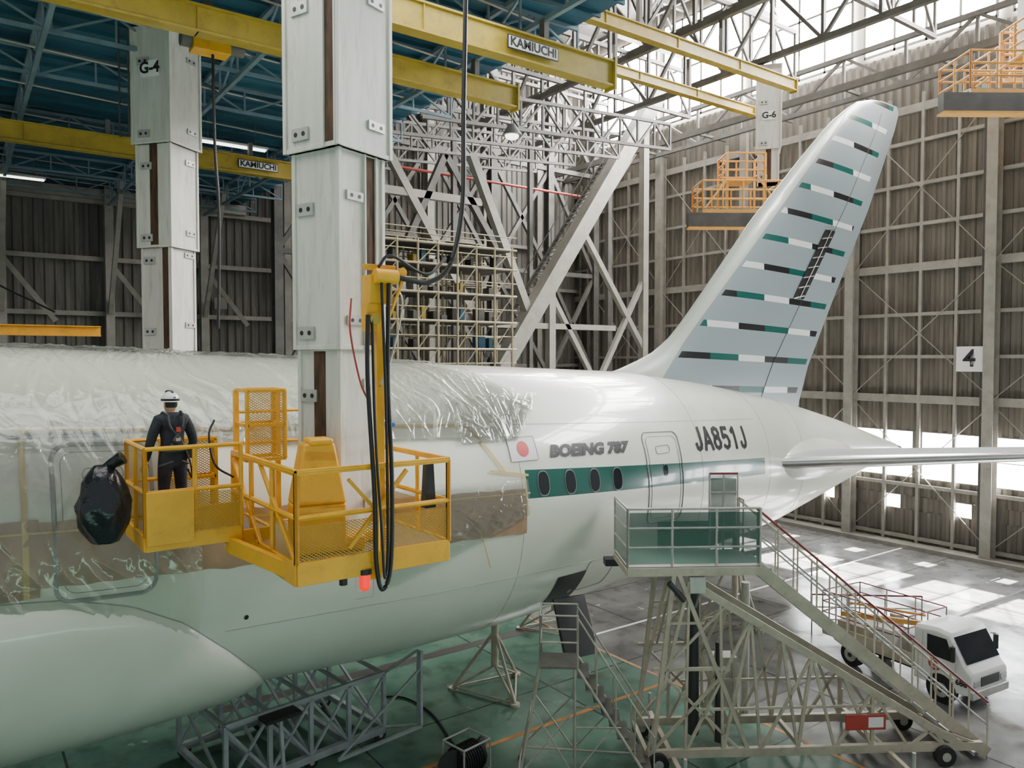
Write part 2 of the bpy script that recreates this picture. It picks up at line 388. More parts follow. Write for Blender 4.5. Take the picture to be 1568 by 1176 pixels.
def window(y0,y1,z0,z1,m,nx=2,nz=1,xx=XW-.08,fr=.06):
    global wi; wi+=1; b=MB(); b.add([(xx,y0,z0),(xx,y1,z0),(xx,y1,z1),(xx,y0,z1)],[(0,1,2,3)],m)
    for i in range(nx+1): yv=y0+(y1-y0)*i/nx; b.bx(xx-.08,xx-.021,yv-fr/2,yv+fr/2,z0-fr/2,z1+fr/2,M_girt)
    for i in range(nz+1): zv=z0+(z1-z0)*i/nz; b.bx(xx-.08,xx-.021,y0,y1,zv-fr/2,zv+fr/2,M_girt)
    b.obj('window_%d'%wi,smooth=False)
for h0,h1 in BIG: window(h0,h1,2.9,4.9,M_win,2,2,xx=XW+.02,fr=.04)
for h0,h1 in SM: window(h0,h1,1.5,2.1,M_win,1,1,xx=XW+.02,fr=.04)
for i in range(7):
    y0=-19+i*6.0; window(y0,y0+5.4,21.4,26.9,M_win2,4,2,fr=.10)

b=MB(); b.bx(XW-.66,XW-.62,-.95,.05,7.5,8.5,M_sign); g=group('door_number_sign'); b.obj('plate',g,False)
text('numeral','4',.95,M_blk2,g,T=wallT((XW-.68,-.45,8.0),(0,-1,0)),off=.02)

# ---------------------------------------------------------------- low bay roof framing
b=MB()
for x in range(-20,10,4):
    b.truss((x,-9,14.75),(x,YW,14.75),(0,0,.75),22,.10,M_bluesteel,.05)
for y in (-7,-1,4.5,7.5,13,18.5,22):
    b.truss((-22,y,14.9),(XS,y,14.9),(0,0,.6),26,.08,M_bluesteel,.045)
for i in range(10):
    y=-7+i*3; b.tube((-20+i,y,15.3),(9,y+3,15.35),.03,M_steelw,5)
b.obj('trim_roof_trusses_low',smooth=False)
def tube_lamp(x,y,z,L=2.2):
    g=group('fluorescent_lamp'); b=MB(); b.bx(x-L/2,x+L/2,y-.14,y+.14,z,z+.06,M_wht); b.obj('housing',g,False)
    b=MB(); b.tube((x-L/2+.05,y-.06,z-.03),(x+L/2-.05,y-.06,z-.03),.025,M_lamp); b.tube((x-L/2+.05,y+.06,z-.03),(x+L/2-.05,y+.06,z-.03),.025,M_lamp); b.obj('tubes',g)
    b=MB(); b.tube((x-L/3,y,z+.06),(x-L/3,y,ZL),.012,M_steel,5); b.tube((x+L/3,y,z+.06),(x+L/3,y,ZL),.012,M_steel,5); b.obj('hangers',g)
for p in ((5.6,10.5),(-4,19),(0.2,19.5),(-9,8)): tube_lamp(p[0],p[1],14.75)

# ---------------------------------------------------------------- high bay structure
b=MB()
for x in (11,15.5,20,24.5):
    b.truss((x,-20,19.8),(x,YW,19.8),(0,0,2.6),20,.22,M_steel,.13)
for y in (-6,0,6,12,18):
    b.truss((XS,y,20.2),(XW-3,y,20.2),(0,0,2.2),12,.16,M_steel,.1)
for y in (-16,-10,-3,3,9,15,21):
    b.truss((XS,y,24.8),(XW,y,24.8),(0,0,2.6),10,.2,M_steel,.12)
for i in range(7):
    b.beam((XS+1+i*3,-20,24.6),(XS+1+i*3,YW,24.6),.14,.2,M_steel)
for i in range(8):
    b.beam((XS+.4,-8+i*4,17.6),(XS+7,-6+i*4,19.9),.14,.16,M_steel); b.beam((XS+.4,-8+i*4,16.2),(XS+.4,-4+i*4,19.9),.14,.16,M_steel)
for i in range(5):
    b.truss((XS+1,8+i*3.2,16.0+.3*i),(24,9+i*3.2,17.2+.3*i),(0,0,1.1),12,.12,M_steel,.08)
b.obj('trim_roof_trusses_high',smooth=False)

b=MB()
for x in (10.5,14.5,18.5,22.5,26.5,30):
    b.ibeam((x,20.6,0),(x,20.6,24.5),.4,.5,M_steelw if x in (14.5,18.5) else M_steel,up=(0,1,0),t=.04)
for x0,x1 in ((10.5,14.5),(14.5,18.5),(18.5,22.5),(22.5,26.5),(26.5,30)):
    for z0,z1 in ((1,7),(7,13),(13,19),(19,24)):
        b.beam((x0,20.6,z0),(x1,20.6,z1),.2,.22,M_steel); b.beam((x1,20.6,z0),(x0,20.6,z1),.2,.22,M_steel)
        b.beam((x0,20.6,z1),(x1,20.6,z1),.22,.25,M_steel)
b.obj('braced_wall_frame',smooth=False)
TD=group('tail_dock_tower')
b=MB()
b.beam((12.3,13,.0),(28.0,13,22.2),.7,.72,M_steelw)
b.beam((11.6,13,0.15),(20.5,13,.15),.3,.3,M_steelw)
b.beam((19.3,13,9.9),(16.2,13,16.6),.35,.35,M_steelw); b.beam((22.3,13,14.2),(26.5,13,8.5),.25,.25,M_steelw)
b.beam((26.5,13,0),(26.5,13,20),.35,.35,M_steelw); b.beam((20.5,13,0),(20.5,13,11),.35,.35,M_steelw)
b.beam((20.5,13,2),(26.5,13,12),.22,.22,M_steelw); b.beam((26.5,13,2),(20.5,13,11),.22,.22,M_steelw)
b.beam((14,16.5,0),(29.5,16.5,20),.4,.45,M_steelw)
b.beam((17,13,9.5),(24.5,13,9.5),.22,.25,M_steelw)
b.beam((13.2,16.5,20),(13.2,16.5,0),.5,.5,M_steel)
b.beam((13.2,16.5,18.5),(19,16.5,9.5),.35,.35,M_steelw)
b.beam((13.2,16.5,9.5),(17,16.5,17.5),.3,.3,M_steel); b.beam((17,16.5,17.5),(22,16.5,10.5),.3,.3,M_steel)
b.beam((13.2,16.5,15.5),(19,16.5,15.5),.3,.35,M_steelw)
for x in (17.5,22):
    b.beam((x,16.5,4),(x,16.5,20),.22,.22,M_steel)
for i in range(9): 
    a=V((12.3,13,0)).lerp(V((28,13,22.2)),(i+1)/10); c=V((14,16.5,0)).lerp(V((29.5,16.5,20)),(i+1)/10); b.beam(a,c,.14,.14,M_steelw)
b.obj('brace_frame',TD,smooth=False)
b=MB()
p0=V((14.5,14.5,3)); p1=V((25.5,14.5,18))
for off in (-.45,.45):
    b.beam(p0+V((0,off,0)),p1+V((0,off,0)),.06,.25,M_steel)
    b.tube(p0+V((0,off,1)),p1+V((0,off,1)),.025,M_steel,6)
    for i in range(14): q=p0.lerp(p1,i/13)+V((0,off,0)); b.tube(q,q+V((0,0,1)),.02,M_steel,5)
for i in range(60): q=p0.lerp(p1,i/59); b.bx(q.x-.12,q.x+.12,q.y-.45,q.y+.45,q.z,q.z+.03,M_steelw)
b.beam((14.5,14.5,0),(14.5,14.5,3),.25,.25,M_steel); b.beam((25.5,14.5,0),(25.5,14.5,18),.25,.25,M_steel)
b.tube((16,19.8,17.5),(30,19.8,17.5),.07,M_red,8)
b.obj('access_staircase',TD,smooth=False)

def bay_lamp(x,y,z):
    g=group('high_bay_lamp'); b=MB(); b.tube((x,y,z),(x,y,z+.3),.28,M_steel,16,.1); b.tube((x,y,z+.3),(x,y,z+1.3),.015,M_steel,6); b.obj('shade',g)
    b=MB(); b.sphere((x,y,z-.01),(.2,.2,.12),M_lamp,12,8); b.obj('bulb',g)
bay_lamp(11.2,3.2,14.3); bay_lamp(16,-6,18.3); bay_lamp(12,14,17.5)

# ---------------------------------------------------------------- cranes
def crane(name,y,z,x0,x1,h=.55,w=.3,lab=None,top=14.75):
    g=group(name); b=MB(); b.ibeam((x0,y,z),(x1,y,z),w,h,M_yel,.04)
    b.beam((x0,y-.02,z),(x1,y-.02,z),w*.45,h*.9,M_yel)
    for i in range(int((x1-x0)/3.2)): xx=x0+.8+i*3.2; b.bx(xx-.012,xx+.012,y-w/2+.02,y+w/2-.02,z-h/2,z+h/2,M_yel)
    b.bx(x1-.02,x1+.03,y-w/2-.02,y+w/2+.02,z-h/2-.05,z+h/2+.05,M_yel)
    b.obj('girder',g,False)
    b=MB()
    for xx in range(int(x0)+2,int(x1),4): b.bx(xx-.06,xx+.06,y-.08,y+.08,z+h/2,top,M_steel)
    b.obj('hangers',g,False)
    if lab:
        b=MB(); b.bx(lab-.62,lab+.62,y-w/2-.03,y-w/2-.015,z-.13,z+.13,M_blk2); b.bx(lab-.6,lab+.6,y-w/2-.035,y-w/2-.03,z-.11,z+.11,M_sign); b.obj('nameplate',g,False)
        text('label','KAMIUCHI',.24,M_blk2,g,T=wallT((lab,y-w/2-.04,z),(1,0,0)),off=.008)
crane('overhead_crane',10,14.05,-20,7.4,lab=6.2)
crane('overhead_crane',.2,14.1,-18,9.1,h=.5)
crane('overhead_crane',-2.3,14.05,-18,9.8,lab=7.6)
crane('overhead_crane',3.0,18.3,10.5,24.2,h=.42,top=19.8)
crane('overhead_crane',6.2,18.5,12,26,h=.36,top=19.8)
b=MB()
b.ibeam((-8,9,8.75),(1.6,9,8.75),.2,.28,M_yel2,.03); b.beam((-4,9,8.9),(-2,9,9.2),.1,.1,M_yel2); b.tube((-2.2,9,0),(-2.2,9,8.7),.12,M_yel2,12)
b.obj('jib_crane')
g=group('chain_hoist')
b=MB(); b.bx(2.2,2.9,1.2,1.6,14.0,14.4,M_yel2); b.tube((2.0,1.4,14.2),(2.2,1.4,14.2),.16,M_steel,12); b.tube((2.9,1.4,14.2),(3.2,1.4,14.2),.14,M_steel,12); b.bx(2.4,2.6,1.35,1.45,14.4,15.0,M_steel); b.obj('motor_body',g,bevel=.01)
b=MB(); b.hose([(2.6,1.4,14.0),(2.62,1.4,12.2),(2.66,1.35,11.2),(2.68,1.4,10.2),(2.64,1.4,8.6)],.03,M_black); b.obj('cable',g)

# ---------------------------------------------------------------- telescopic columns
def column(name,cx,cy,yaw,secs,label=None,slots=None):
    g=group(name); T=TR(cx,cy,0,yaw); R=Matrix.Rotation(math.radians(yaw),3,'Z')
    b=MB(T); d=MB(T)
    for i,(z0,z1,w) in enumerate(secs):
        h=w/2
        b.bx(-h,h,-h,h,z0,z1,M_col)
        b.bx(-h-.02,h+.02,-h-.02,h+.02,z0,z0+.06,M_col); b.bx(-h-.015,h+.015,-h-.015,h+.015,z1-.05,z1,M_col)
        for sx in (-1,1):
            for sy in (-1,1): b.bx(sx*h-.03,sx*h+.03,sy*h-.03,sy*h+.03,z0,z1,M_col)
        sl=slots[i]
        if 'L' in sl:
            d.bx(-h-.012,-h+.02,-h+.05,-h+.22,z0,z1-.02,M_rust); b.bx(-h-.04,-h,-h+.02,-h+.05,z0,z1,M_col); b.bx(-h-.04,-h,-h+.22,-h+.25,z0,z1,M_col)
        if 'R' in sl:
            d.bx(h-.34,h-.16,-h-.012,-h+.02,z0,z1-.02,M_rust); b.bx(h-.16,h-.13,-h-.04,-h,z0,z1,M_col); b.bx(h-.37,h-.34,-h-.04,-h,z0,z1,M_col)
        if 'M' in sl:
            d.bx(-h-.012,-h+.02,-.1,.1,z0,z1-.02,M_rust)
        z=z0+.22
        while z<z1-.15:
            d.bx(-h-.03,-h-.005,.04,.34,z-.08,z+.08,M_gal); 
            for oy in (.12,.26): d.tube((-h-.034,oy,z),(-h-.02,oy,z),.032,M_black,10)
            d.bx(-.28 if 'R' in sl else .05,.02 if 'R' in sl else .35,-h-.03,-h-.005,z+.1,z+.22,M_gal)
            for ox in ((-.2,-.06) if 'R' in sl else (.12,.28)): d.tube((ox,-h-.034,z+.16),(ox,-h-.02,z+.16),.026,M_black,10)
            z+=1.6
    b.obj('shaft',g,False,bevel=.006); d.obj('guide_slots_and_pads',g)
    if label:
        t,z,w=label; h=w/2
        p=T@V((-h-.034,.0,z)); r=R@V((0,-1,0))
        bb=MB(T); bb.bx(-h-.03,-h-.004,-.24,.24,z-.17,z+.17,M_sign); bb.obj('label_plate',g,False)
        text('label',t,.34,M_blk2,g,T=wallT(p,r),off=.012)
        if t=='G-4':
            c=MB(T); z0,z1=secs[0][0]+.2,15.4
            for yy in (h+.05,h+.3): c.tube((-h-.05,yy,z0),(-h-.05,yy,z1),.02,M_steeld,6)
            zz=z0
            while zz<z1: c.tube((-h-.05,h+.05,zz),(-h-.05,h+.3,zz),.012,M_steeld,5); zz+=.22
            c.obj('cable_ladder',g)
    return g
column('telescopic_column',2.54,-4.8,21.5,[(10.67,15.4,.95),(8.12,10.7,.80),(5.7,8.15,.72)],slots=['L','R','M'])
column('telescopic_column',2.40,4.5,38,[(12.8,15.4,1.0),(10.5,12.85,.88),(5.2,10.55,.76)],label=('G-4',14.45,1.0),slots=['','M','L'])
column('telescopic_column',24.9,4.6,38,[(16.3,19.6,.9),(15.0,16.35,.75)],label=('G-6',17.6,.9),slots=['','M'])

# ---------------------------------------------------------------- airplane
A=group('airplane')
_x=np.linspace(-16,26.2,423)
def tab(xs,ys,k=9):
    v=np.interp(_x,xs,ys); e=np.pad(v,k,mode='reflect',reflect_type='odd'); w=np.hanning(2*k+1); w/=w.sum(); return np.convolve(e,w,'valid')
ZT=tab([-16,0,5,8,12.2,14.8,17,19.34,22.2,26.2],[8.76,8.15,7.96,7.85,7.68,7.4,7.06,6.65,6.0,4.92])
ZB=tab([-16,0,5,8,10.1,12.5,14.9,18.4,21.4,24.4,26.2],[2.82,2.21,2.02,2.06,2.25,2.45,2.65,3.0,3.6,4.25,4.6])
HW=tab([-16,5,8,10,12.5,15,18.4,21.4,24.4,26.2],[2.87,2.87,2.76,2.6,2.3,1.92,1.37,.87,.42,.16])
def FX(x): return float(np.interp(x,_x,ZT)),float(np.interp(x,_x,ZB)),float(np.interp(x,_x,HW))
def fth(x,th,off=0):
    zt,zb,hw=FX(x); zc=(zt+zb)/2; hb=(zt-zb)/2
    return V((x,-(hw+off)*math.cos(th),zc+(hb+off)*math.sin(th)))
def thz(x,z):
    zt,zb,hw=FX(x); return math.asin(max(-1,min(1,(z-(zt+zb)/2)/((zt-zb)/2))))
def fxz(x,z,off=.012): return fth(x,thz(x,z),off)
b=MB(); N=96
b.loft([[fth(x,2*math.pi*i/N) for i in range(N)] for x in np.linspace(-16,26.2,170)],M_fus); b.obj('fuselage',A,angle=60)
b=MB(); b.tube((26.15,0,4.76),(26.55,0,4.68),.15,M_metal,20,.12); b.tube((26.5,0,4.69),(26.57,0,4.675),.1,M_blk2,16); b.obj('apu_exhaust',A)
def seamz(x): return float(np.interp(x,[-16,-2.5,-.5,.3,1.0,1.7,2.3,2.75],[5.3,5.0,4.8,4.55,4.15,3.5,2.85,2.2]))
def fair(x,s):
    half=max(.02,math.pi/2+thz(x,seamz(x))); th=-math.pi/2+s*half
    D=.55*math.sqrt(max(0,1-(max(0,x+7)/9.75)**2))
    o=.012+D*(1-abs(s)**3.2)**.6 if abs(s)<1 else 0.002
    return fth(x,th,o)
b=MB(); xs_=[-16+i*.5 for i in range(28)]+list(np.linspace(-2,2.74,60))
b.loft([[fair(x,-1+2*i/80) for i in range(81)] for x in xs_],M_fus,cap=False,closed=False)
b.obj('belly_fairing',A,angle=60)
b=MB(); b.path([fth(x,thz(x,seamz(x)),.004) for x in np.linspace(-6,2.74,60)],.011,M_seam,5); b.obj('fairing_seam',A)
def foil(u): return 5*(.2969*math.sqrt(u)-.126*u-.3516*u*u+.2843*u**3-.1015*u**4)
def airfoil(xl,xt,t,n=14):
    c=xt-xl; pts=[]
    for i in range(n+1):
        u=1-math.cos(math.pi/2*i/n); pts.append((xl+c*u, t*c*foil(u)))
    return pts
LEz=[6.2,7.3,7.62,7.70,8.09,8.51,9.09,9.98,11.05,12.18,13.40,14.63,15.85,16.4,16.75,17.0,17.1]
LEx=[10.8,11.2,11.7,12.19,13.38,14.10,14.75,15.62,16.65,17.73,19.11,20.46,21.90,22.75,23.4,24.3,25.3]
TEz=[6.2,6.37,7.78,10.09,13.19,16.24,16.85,17.1]; TEx=[20.0,20.13,20.71,22.17,24.2,25.9,26.15,26.0]
def fint(z): return float(np.interp(z,[6.3,9,16,16.8,17.08],[.07,.085,.085,.05,.01]))
b=MB(); rings=[]
for z in list(np.linspace(6.3,9,14))+list(np.linspace(9.3,16.2,24))+[16.4,16.6,16.75,16.88,17.0,17.08]:
    xl=float(np.interp(z,LEz,LEx)); xt=float(np.interp(z,TEz,TEx))
    a=airfoil(xl,xt,fint(z)); r=[V((x,-y,z+ .0)) for x,y in a]+[V((x,y,z)) for x,y in a[::-1][1:-1]]
    rings.append(r)
b.loft(rings,M_fin); b.obj('vertical_fin',A,angle=50)
def finy(x,z):
    xl=float(np.interp(z,LEz,LEx)); xt=float(np.interp(z,TEz,TEx)); c=xt-xl;u=max(0,min(1,(x-xl)/c))
    return -fint(z)*c*foil(u)
def hinge(z): return float(np.interp(z,TEz,TEx))-float(np.interp(z,[6.3,17],[2.35,1.15]))
b=MB()
b.path([V((hinge(z),finy(hinge(z),z)-.004,z)) for z in np.linspace(6.6,16.6,24)],.010,M_blk2,5)
def lep(z): return 14.75+1.04*(z-9)+.38
b.path([V((lep(z),finy(lep(z),z)-.002,z)) for z in np.linspace(8.3,16.2,24)],.008,M_seam,5)
b.obj('fin_seams',A)
b=MB()
def hb_(u,v): z=9.9+2.3*v; x=hinge(z)-.55+.62*u; return V((x,finy(x,z)-.02,z))
b.grid(hb_,4,8,M_blk2)
for i in range(8): b.tube(hb_(0,i/7)+V((0,-.02,0)),hb_(1,i/7)+V((0,-.02,.1)),.02,M_metal,6)
b.tube(hb_(.5,0)+V((0,-.03,0)),hb_(.5,1)+V((0,-.03,0)),.02,M_metal,6)
b.obj('rudder_actuator_bay',A)
def stab(sg):
    b=MB(); rings=[]
    for i in range(14):
        f=i/13; y=-(.5+9.4*f); xl=16.3+.73*(9.4*f); c=5.6-3.7*f; z=4.98+.088*9.4*f
        a=airfoil(xl,xl+c,.105); r=[V((x,y*sg,z+q)) for x,q in a]+[V((x,y*sg,z-q)) for x,q in a[::-1][1:-1]]; rings.append(r)
    n=len(rings[0]); vs=[p for r in rings for p in r]
    fl=[];fo=[]
    for j in range(13):
        for i in range(n):
            f=(j*n+i,j*n+(i+1)%n,(j+1)*n+(i+1)%n,(j+1)*n+i); (fl if (i<3 or i>=n-3) else fo).append(f)
    b.add(vs,fl,M_metal); b.add(vs,fo,mat('stabiliser_paint',(.55,.58,.56),.3))
    b.add(rings[-1],[tuple(range(n))],M_wht)
    return b.obj('horizontal_stabiliser_near' if sg==1 else 'horizontal_stabiliser_far',A,angle=50)
stab(1); stab(-1)
b=MB(); b.sphere((18.9,-1.0,5.0),(2.6,.75,.62),M_fus,24,14); b.sphere((18.9,1.0,5.0),(2.6,.75,.62),M_fus,24,14); b.obj('stabiliser_root_fairing',A,angle=60)
b=MB()
def ring(x,t0=-1.2,t1=1.5,r=.006): b.path([fth(x,t,.001) for t in np.linspace(t0,t1,24)],r,M_seam,4)
for x in (7.15,13.0,16.4,18.5): ring(x)
def rrect(x0,x1,z0,z1,r,n=6,slope=0):
    pts=[]
    for cx,cz,a0 in ((x1-r,z1-r,0),(x0+r,z1-r,90),(x0+r,z0+r,180),(x1-r,z0+r,270)):
        for i in range(n+1):
            a=math.radians(a0+90*i/n); pts.append((cx+r*math.cos(a),cz+r*math.sin(a)+slope*(cx-x0)))
    out=[]
    for i in range(len(pts)):
        p=pts[i];q=pts[(i+1)%len(pts)]; d=math.hypot(q[0]-p[0],q[1]-p[1]); k=max(1,int(d/.15))
        for j in range(k): out.append((p[0]+(q[0]-p[0])*j/k,p[1]+(q[1]-p[1])*j/k))
    return out
b.path([fxz(x,z,.002) for x,z in [(x,7.0-.04*x) for x in np.linspace(7.2,16,30)]],.005,M_seam,4)
b.path([fxz(x,z,.002) for x,z in [(x,3.9-.02*x) for x in np.linspace(1.6,15,40)]],.005,M_seam,4)
b.obj('skin_seams',A)
b=MB()
for x0,x1,z0,z1,r,rr in ((10.85,12.15,4.3,6.34,.18,.014),(-.62,.6,4.78,6.83,.2,.032)):
    b.path([fxz(x,z,.004) for x,z in rrect(x0,x1,z0,z1,r,slope=-.04)],rr,M_seal,6,True)
    b.path([fxz(x,z,.004) for x,z in rrect(x0+.1,x1-.1,z0+.1,z1-.1,r*.8,slope=-.04)],.006,M_seam,4,True)
    cx=(x0+x1)/2
    b.path([fxz(x,z,.004) for x,z in rrect(cx-.25,cx+.25,z1-.5,z1-.33,.07)],.008,M_seal,5,True)
b.path([fxz(x,z,.004) for x,z in rrect(9.2,10.1,2.95,3.7,.1)],.008,M_seal,5,True)
b.obj('passenger_doors',A)
def disc(b,cx,cz,rx,rz,off,m,n=28,pw=2.5):
    pts=[]
    for i in range(n):
        a=2*math.pi*i/n; c,s=math.cos(a),math.sin(a); e=2/pw
        pts.append((cx+rx*abs(c)**e*(1 if c>0 else -1),cz+rz*abs(s)**e*(1 if s>0 else -1)))
    rg=[[fxz(cx+(x-cx)*k,cz+(z-cz)*k,off) for x,z in pts] for k in (1,.66,.33,.02)]
    b.loft(rg,m,cap=True)
b=MB()
for x,z in ((7.68,5.56),(8.4,5.52),(9.1,5.48),(9.8,5.44),(11.5,5.46)):
    s=1 if x<11 else .55
    disc(b,x,z,.155*s,.245*s,.006,M_seal); disc(b,x,z,.14*s,.225*s,.012,M_glass)
b.obj('cabin_windows',A)
b=MB(); disc(b,1.9,4.05,.035,.04,.01,M_blk2,12,2); disc(b,9.0,3.0,.05,.05,.01,M_seam,12,2); b.obj('drain_ports',A)
b=MB(); b.grid(lambda u,v: fxz(6.97+.68*u,6.03+.44*v-.025*u,.012),6,6,M_wht); disc(b,7.31,6.24,.14,.145,.02,mat('flag_red',(.6,.02,.03),.4),28,2); 
b.path([fxz(x,z,.014) for x,z in rrect(6.97,7.65,6.02,6.46,.02)],.006,M_seal,4,True); b.obj('national_flag',A)
GL={'J':[[(.47,1),(.47,.26),(.41,.1),(.27,.03),(.13,.1),(.08,.28)]],
 'A':[[(.0,0),(.3,1),(.6,0)],[(.12,.33),(.48,.33)]],
 '8':[[(.3,.97),(.12,.9),(.08,.76),(.14,.62),(.3,.55),(.46,.62),(.52,.76),(.48,.9),(.3,.97)],[(.3,.55),(.12,.47),(.05,.3),(.12,.11),(.3,.03),(.48,.11),(.55,.3),(.48,.47),(.3,.55)]],
 '5':[[(.52,.96),(.14,.96),(.09,.53),(.3,.62),(.47,.55),(.55,.34),(.48,.13),(.28,.03),(.06,.14)]],
 '1':[[(.12,.78),(.34,.97),(.34,0)]]}
def strokes(b,s,x0,z0,adv,sx,sz,slope,m,w=.065):
    for k,ch in enumerate(s):
        for pl in GL[ch]:
            P=[(x0+k*adv+px_*sx, z0+py_*sz) for px_,py_ in pl]
            for i in range(len(P)-1):
                a=V((*P[i],0)); c=V((*P[i+1],0)); d=(c-a).normalized(); n=V((-d.y,d.x,0))*w/2
                a=a-d*w*.28; c=c+d*w*.28; L=(c-a).length; kk=max(1,int(L/.1))
                for j in range(kk):
                    p=a+d*L*j/kk; q=a+d*L*(j+1)/kk
                    b.add([fxz(r_.x,r_.y+slope*(r_.x-x0),.012) for r_ in (p-n,q-n,q+n,p+n)],[(0,1,2,3)],m)
b=MB(); strokes(b,'JA851J',12.84,5.80,.42,.55,.52,-.052,M_blk2,.10); b.obj('registration',A)
text('type_title','BOEING 787',.31,M_blk2,A,fn=lambda x,y: fxz(9.1+x*1.36,6.1+y-.045*x,.015),shear=.3,off=.018,sub=2)
b=MB(); b.grid(lambda u,v: fxz(8.35+.85*u,2.75+.75*v,.01),6,6,M_blk2); b.obj('bulk_cargo_opening',A)
b=MB(); b.hexa([(8.35,-2.15,3.0),(9.2,-2.15,2.95),(9.2,-2.2,2.95),(8.35,-2.2,3.0),(8.3,-2.6,1.9),(9.15,-2.6,1.85),(9.15,-2.7,1.85),(8.3,-2.7,1.9)],M_dkmetal); b.obj('bulk_cargo_door',A)

G=group('masking_sheets',A)
b=MB()
b.grid(lambda u,v: fxz(-12+19.2*u,4.98+.85*v-.045*(-12+19.2*u)+.03*noise.noise(V((u*60,v*2,0))),.02+.012*noise.noise(V((u*90,v*5,1)))),260,12,M_paper)
b.grid(lambda u,v: fxz(-4+3.2*u,4.9+1.0*v,.03+.012*noise.noise(V((u*20,v*5,4)))),60,16,M_paper)
b.obj('brown_paper',G,angle=80)
b=MB()
def tape(pts,w=.035,m=M_tape):
    P=[]
    for i in range(len(pts)-1):
        k=max(2,int(math.hypot(pts[i+1][0]-pts[i][0],pts[i+1][1]-pts[i][1])/.2))
        P+=[(pts[i][0]+(pts[i+1][0]-pts[i][0])*j/k,pts[i][1]+(pts[i+1][1]-pts[i][1])*j/k) for j in range(k+1)]
    for i in range(len(P)-1):
        a=V((*P[i],0));c=V((*P[i+1],0)); d=c-a
        if d.length<1e-5: continue
        n=V((-d.y,d.x,0)).normalized()*w
        q=[a-n,c-n,c+n,a+n]; b.add([fxz(k.x,k.y,.034) for k in q],[(0,1,2,3)],m)
tape([(-6,7.2),(6.2,6.74)],.022); tape([(6.15,6.75),(6.75,5.85)],.025); tape([(-.95,7.03),(-.95,4.9)],.035); tape([(-2.5,6.99),(0,6.93)],.012,M_tapeb)
tape([(6.4,5.9),(7.3,5.75)],.02); tape([(-6,5.93),(7.3,5.42)],.012)
tape([(7.2,5.0),(7.2,5.75)],.02); tape([(6.1,4.8),(6.4,4.1)],.010)
b.obj('masking_tape',G)
def film(name,x0,x1,t0,t1,nu,nv,amp,seed,xend=None,ang=1.0,off=.05,k3=.4):
    b=MB()
    def f(u,v):
        x=x0+(x1-x0)*u
        if xend: x+= xend(v)*u
        th=t0(x)+(t1(x)-t0(x))*v
        s=x*1.0; q=th*2.9
        w=.5*noise.noise(V((s*.8,q*.8,seed+2)))
        d=noise.noise(V((s*.9+q*.35*ang,q*.4,seed)))
        r1=1-abs(noise.noise(V((s*2.4+q*.9*ang+w*2,q*.5,seed+5)))*2)
        r2=1-abs(noise.noise(V((s*6.0-q*1.3*ang+w*4,q*.9,seed+9)))*2)
        r3=1-abs(noise.noise(V((s*3.0+q*4.5*ang-w*4,q*2.0-s,seed+14)))*2)
        return fth(x,th,off+amp*(.6*d+.8*max(0,r1)**7+.4*max(0,r2)**7+k3*max(0,r3)**8))
    b.grid(f,nu,nv,M_film); return b.obj(name,G,angle=180)
film('crown_film',-6,7.2,lambda x:thz(x,6.75-.038*x),lambda x:2.0,680,210,.036,1.,xend=lambda v:.7*math.sin(v*7)-.2*v,k3=.2)
film('side_film',-5,1.2,lambda x:thz(x,3.9),lambda x:thz(x,7.0-.038*x),300,170,.034,21.,off=.08,k3=.2)
film('belt_film',4.2,7.25,lambda x:thz(x,4.1+.9*(x-4.2)/3),lambda x:thz(x,5.95-.038*x),180,90,.036,41.)
film('corner_film',5.9,7.9,lambda x:thz(x,6.42),lambda x:thz(x,7.25),110,80,.05,61.,xend=lambda v:-.6*(1-v)+.4*v)

# ---------------------------------------------------------------- yellow work platform
P=group('suspended_work_platform'); P.location=(0,0,.14)
b=MB()
Y=M_yel2
zf=5.68
def deck(x0,x1,y0,y1,z,h=.12):
    b.bx(x0,x1,y0,y1,z-.03,z,M_tread)
    for y in (y0,y1): b.beam((x0,y,z-h/2+.02),(x1,y,z-h/2+.02),.05,h,Y)
    for x in (x0,x1): b.beam((x,y0,z-h/2+.02),(x,y1,z-h/2+.02),.05,h,Y)
deck(.2,1.35,-4.35,-3.15,zf,.2)
b.rail([(1.35,-4.35,zf),(.2,-4.35,zf),(.2,-3.15,zf),(.9,-3.15,zf)],1.08,Y,.03,1,post=.6)
b.beam((.2,-4.35,zf+.18),(1.35,-4.35,zf+.18),.03,.3,Y)
b.bx(.2,.75,-4.42,-4.38,zf-.1,zf+.55,Y)
deck(1.35,1.75,-4.3,-3.2,5.6,.3)
b.beam((1.2,-4.3,5.45),(1.62,-5.6,5.3),.08,.2,Y)
zm=5.45
x0,x1,y0,y1=1.55,3.62,-5.8,-3.3
deck(x0,x1,y0,y1,zm,.28)
b.rail([(x0,y1,zm),(x0,y0,zm),(x1,y0,zm),(x1,y1,zm)],1.08,Y,.035,1,post=1.0)
for (a,c) in (((x0,y1),(x0,y0)),((x0,y0),(x1,y0)),((x1,y0),(x1,y1))): b.beam((*a,zm+1.08),(*c,zm+1.08),.06,.07,Y)
b.beam((2.2,y0,zm+.1),(3.0,y0,zm+1.0),.05,.05,Y); b.beam((2.55,y0,zm+.55),(2.2,y0,zm+.95),.04,.04,Y)
b.beam((x0,y0,zm),(x0,y0+1.3,zm+1.05),.05,.05,Y); b.beam((x0,y0+1.3,zm),(x0,y1,zm+1.0),.05,.05,Y)
b.rail([(x0+.05,y1,6.2),(x1,y1,6.2)],.9,Y,.025,1)
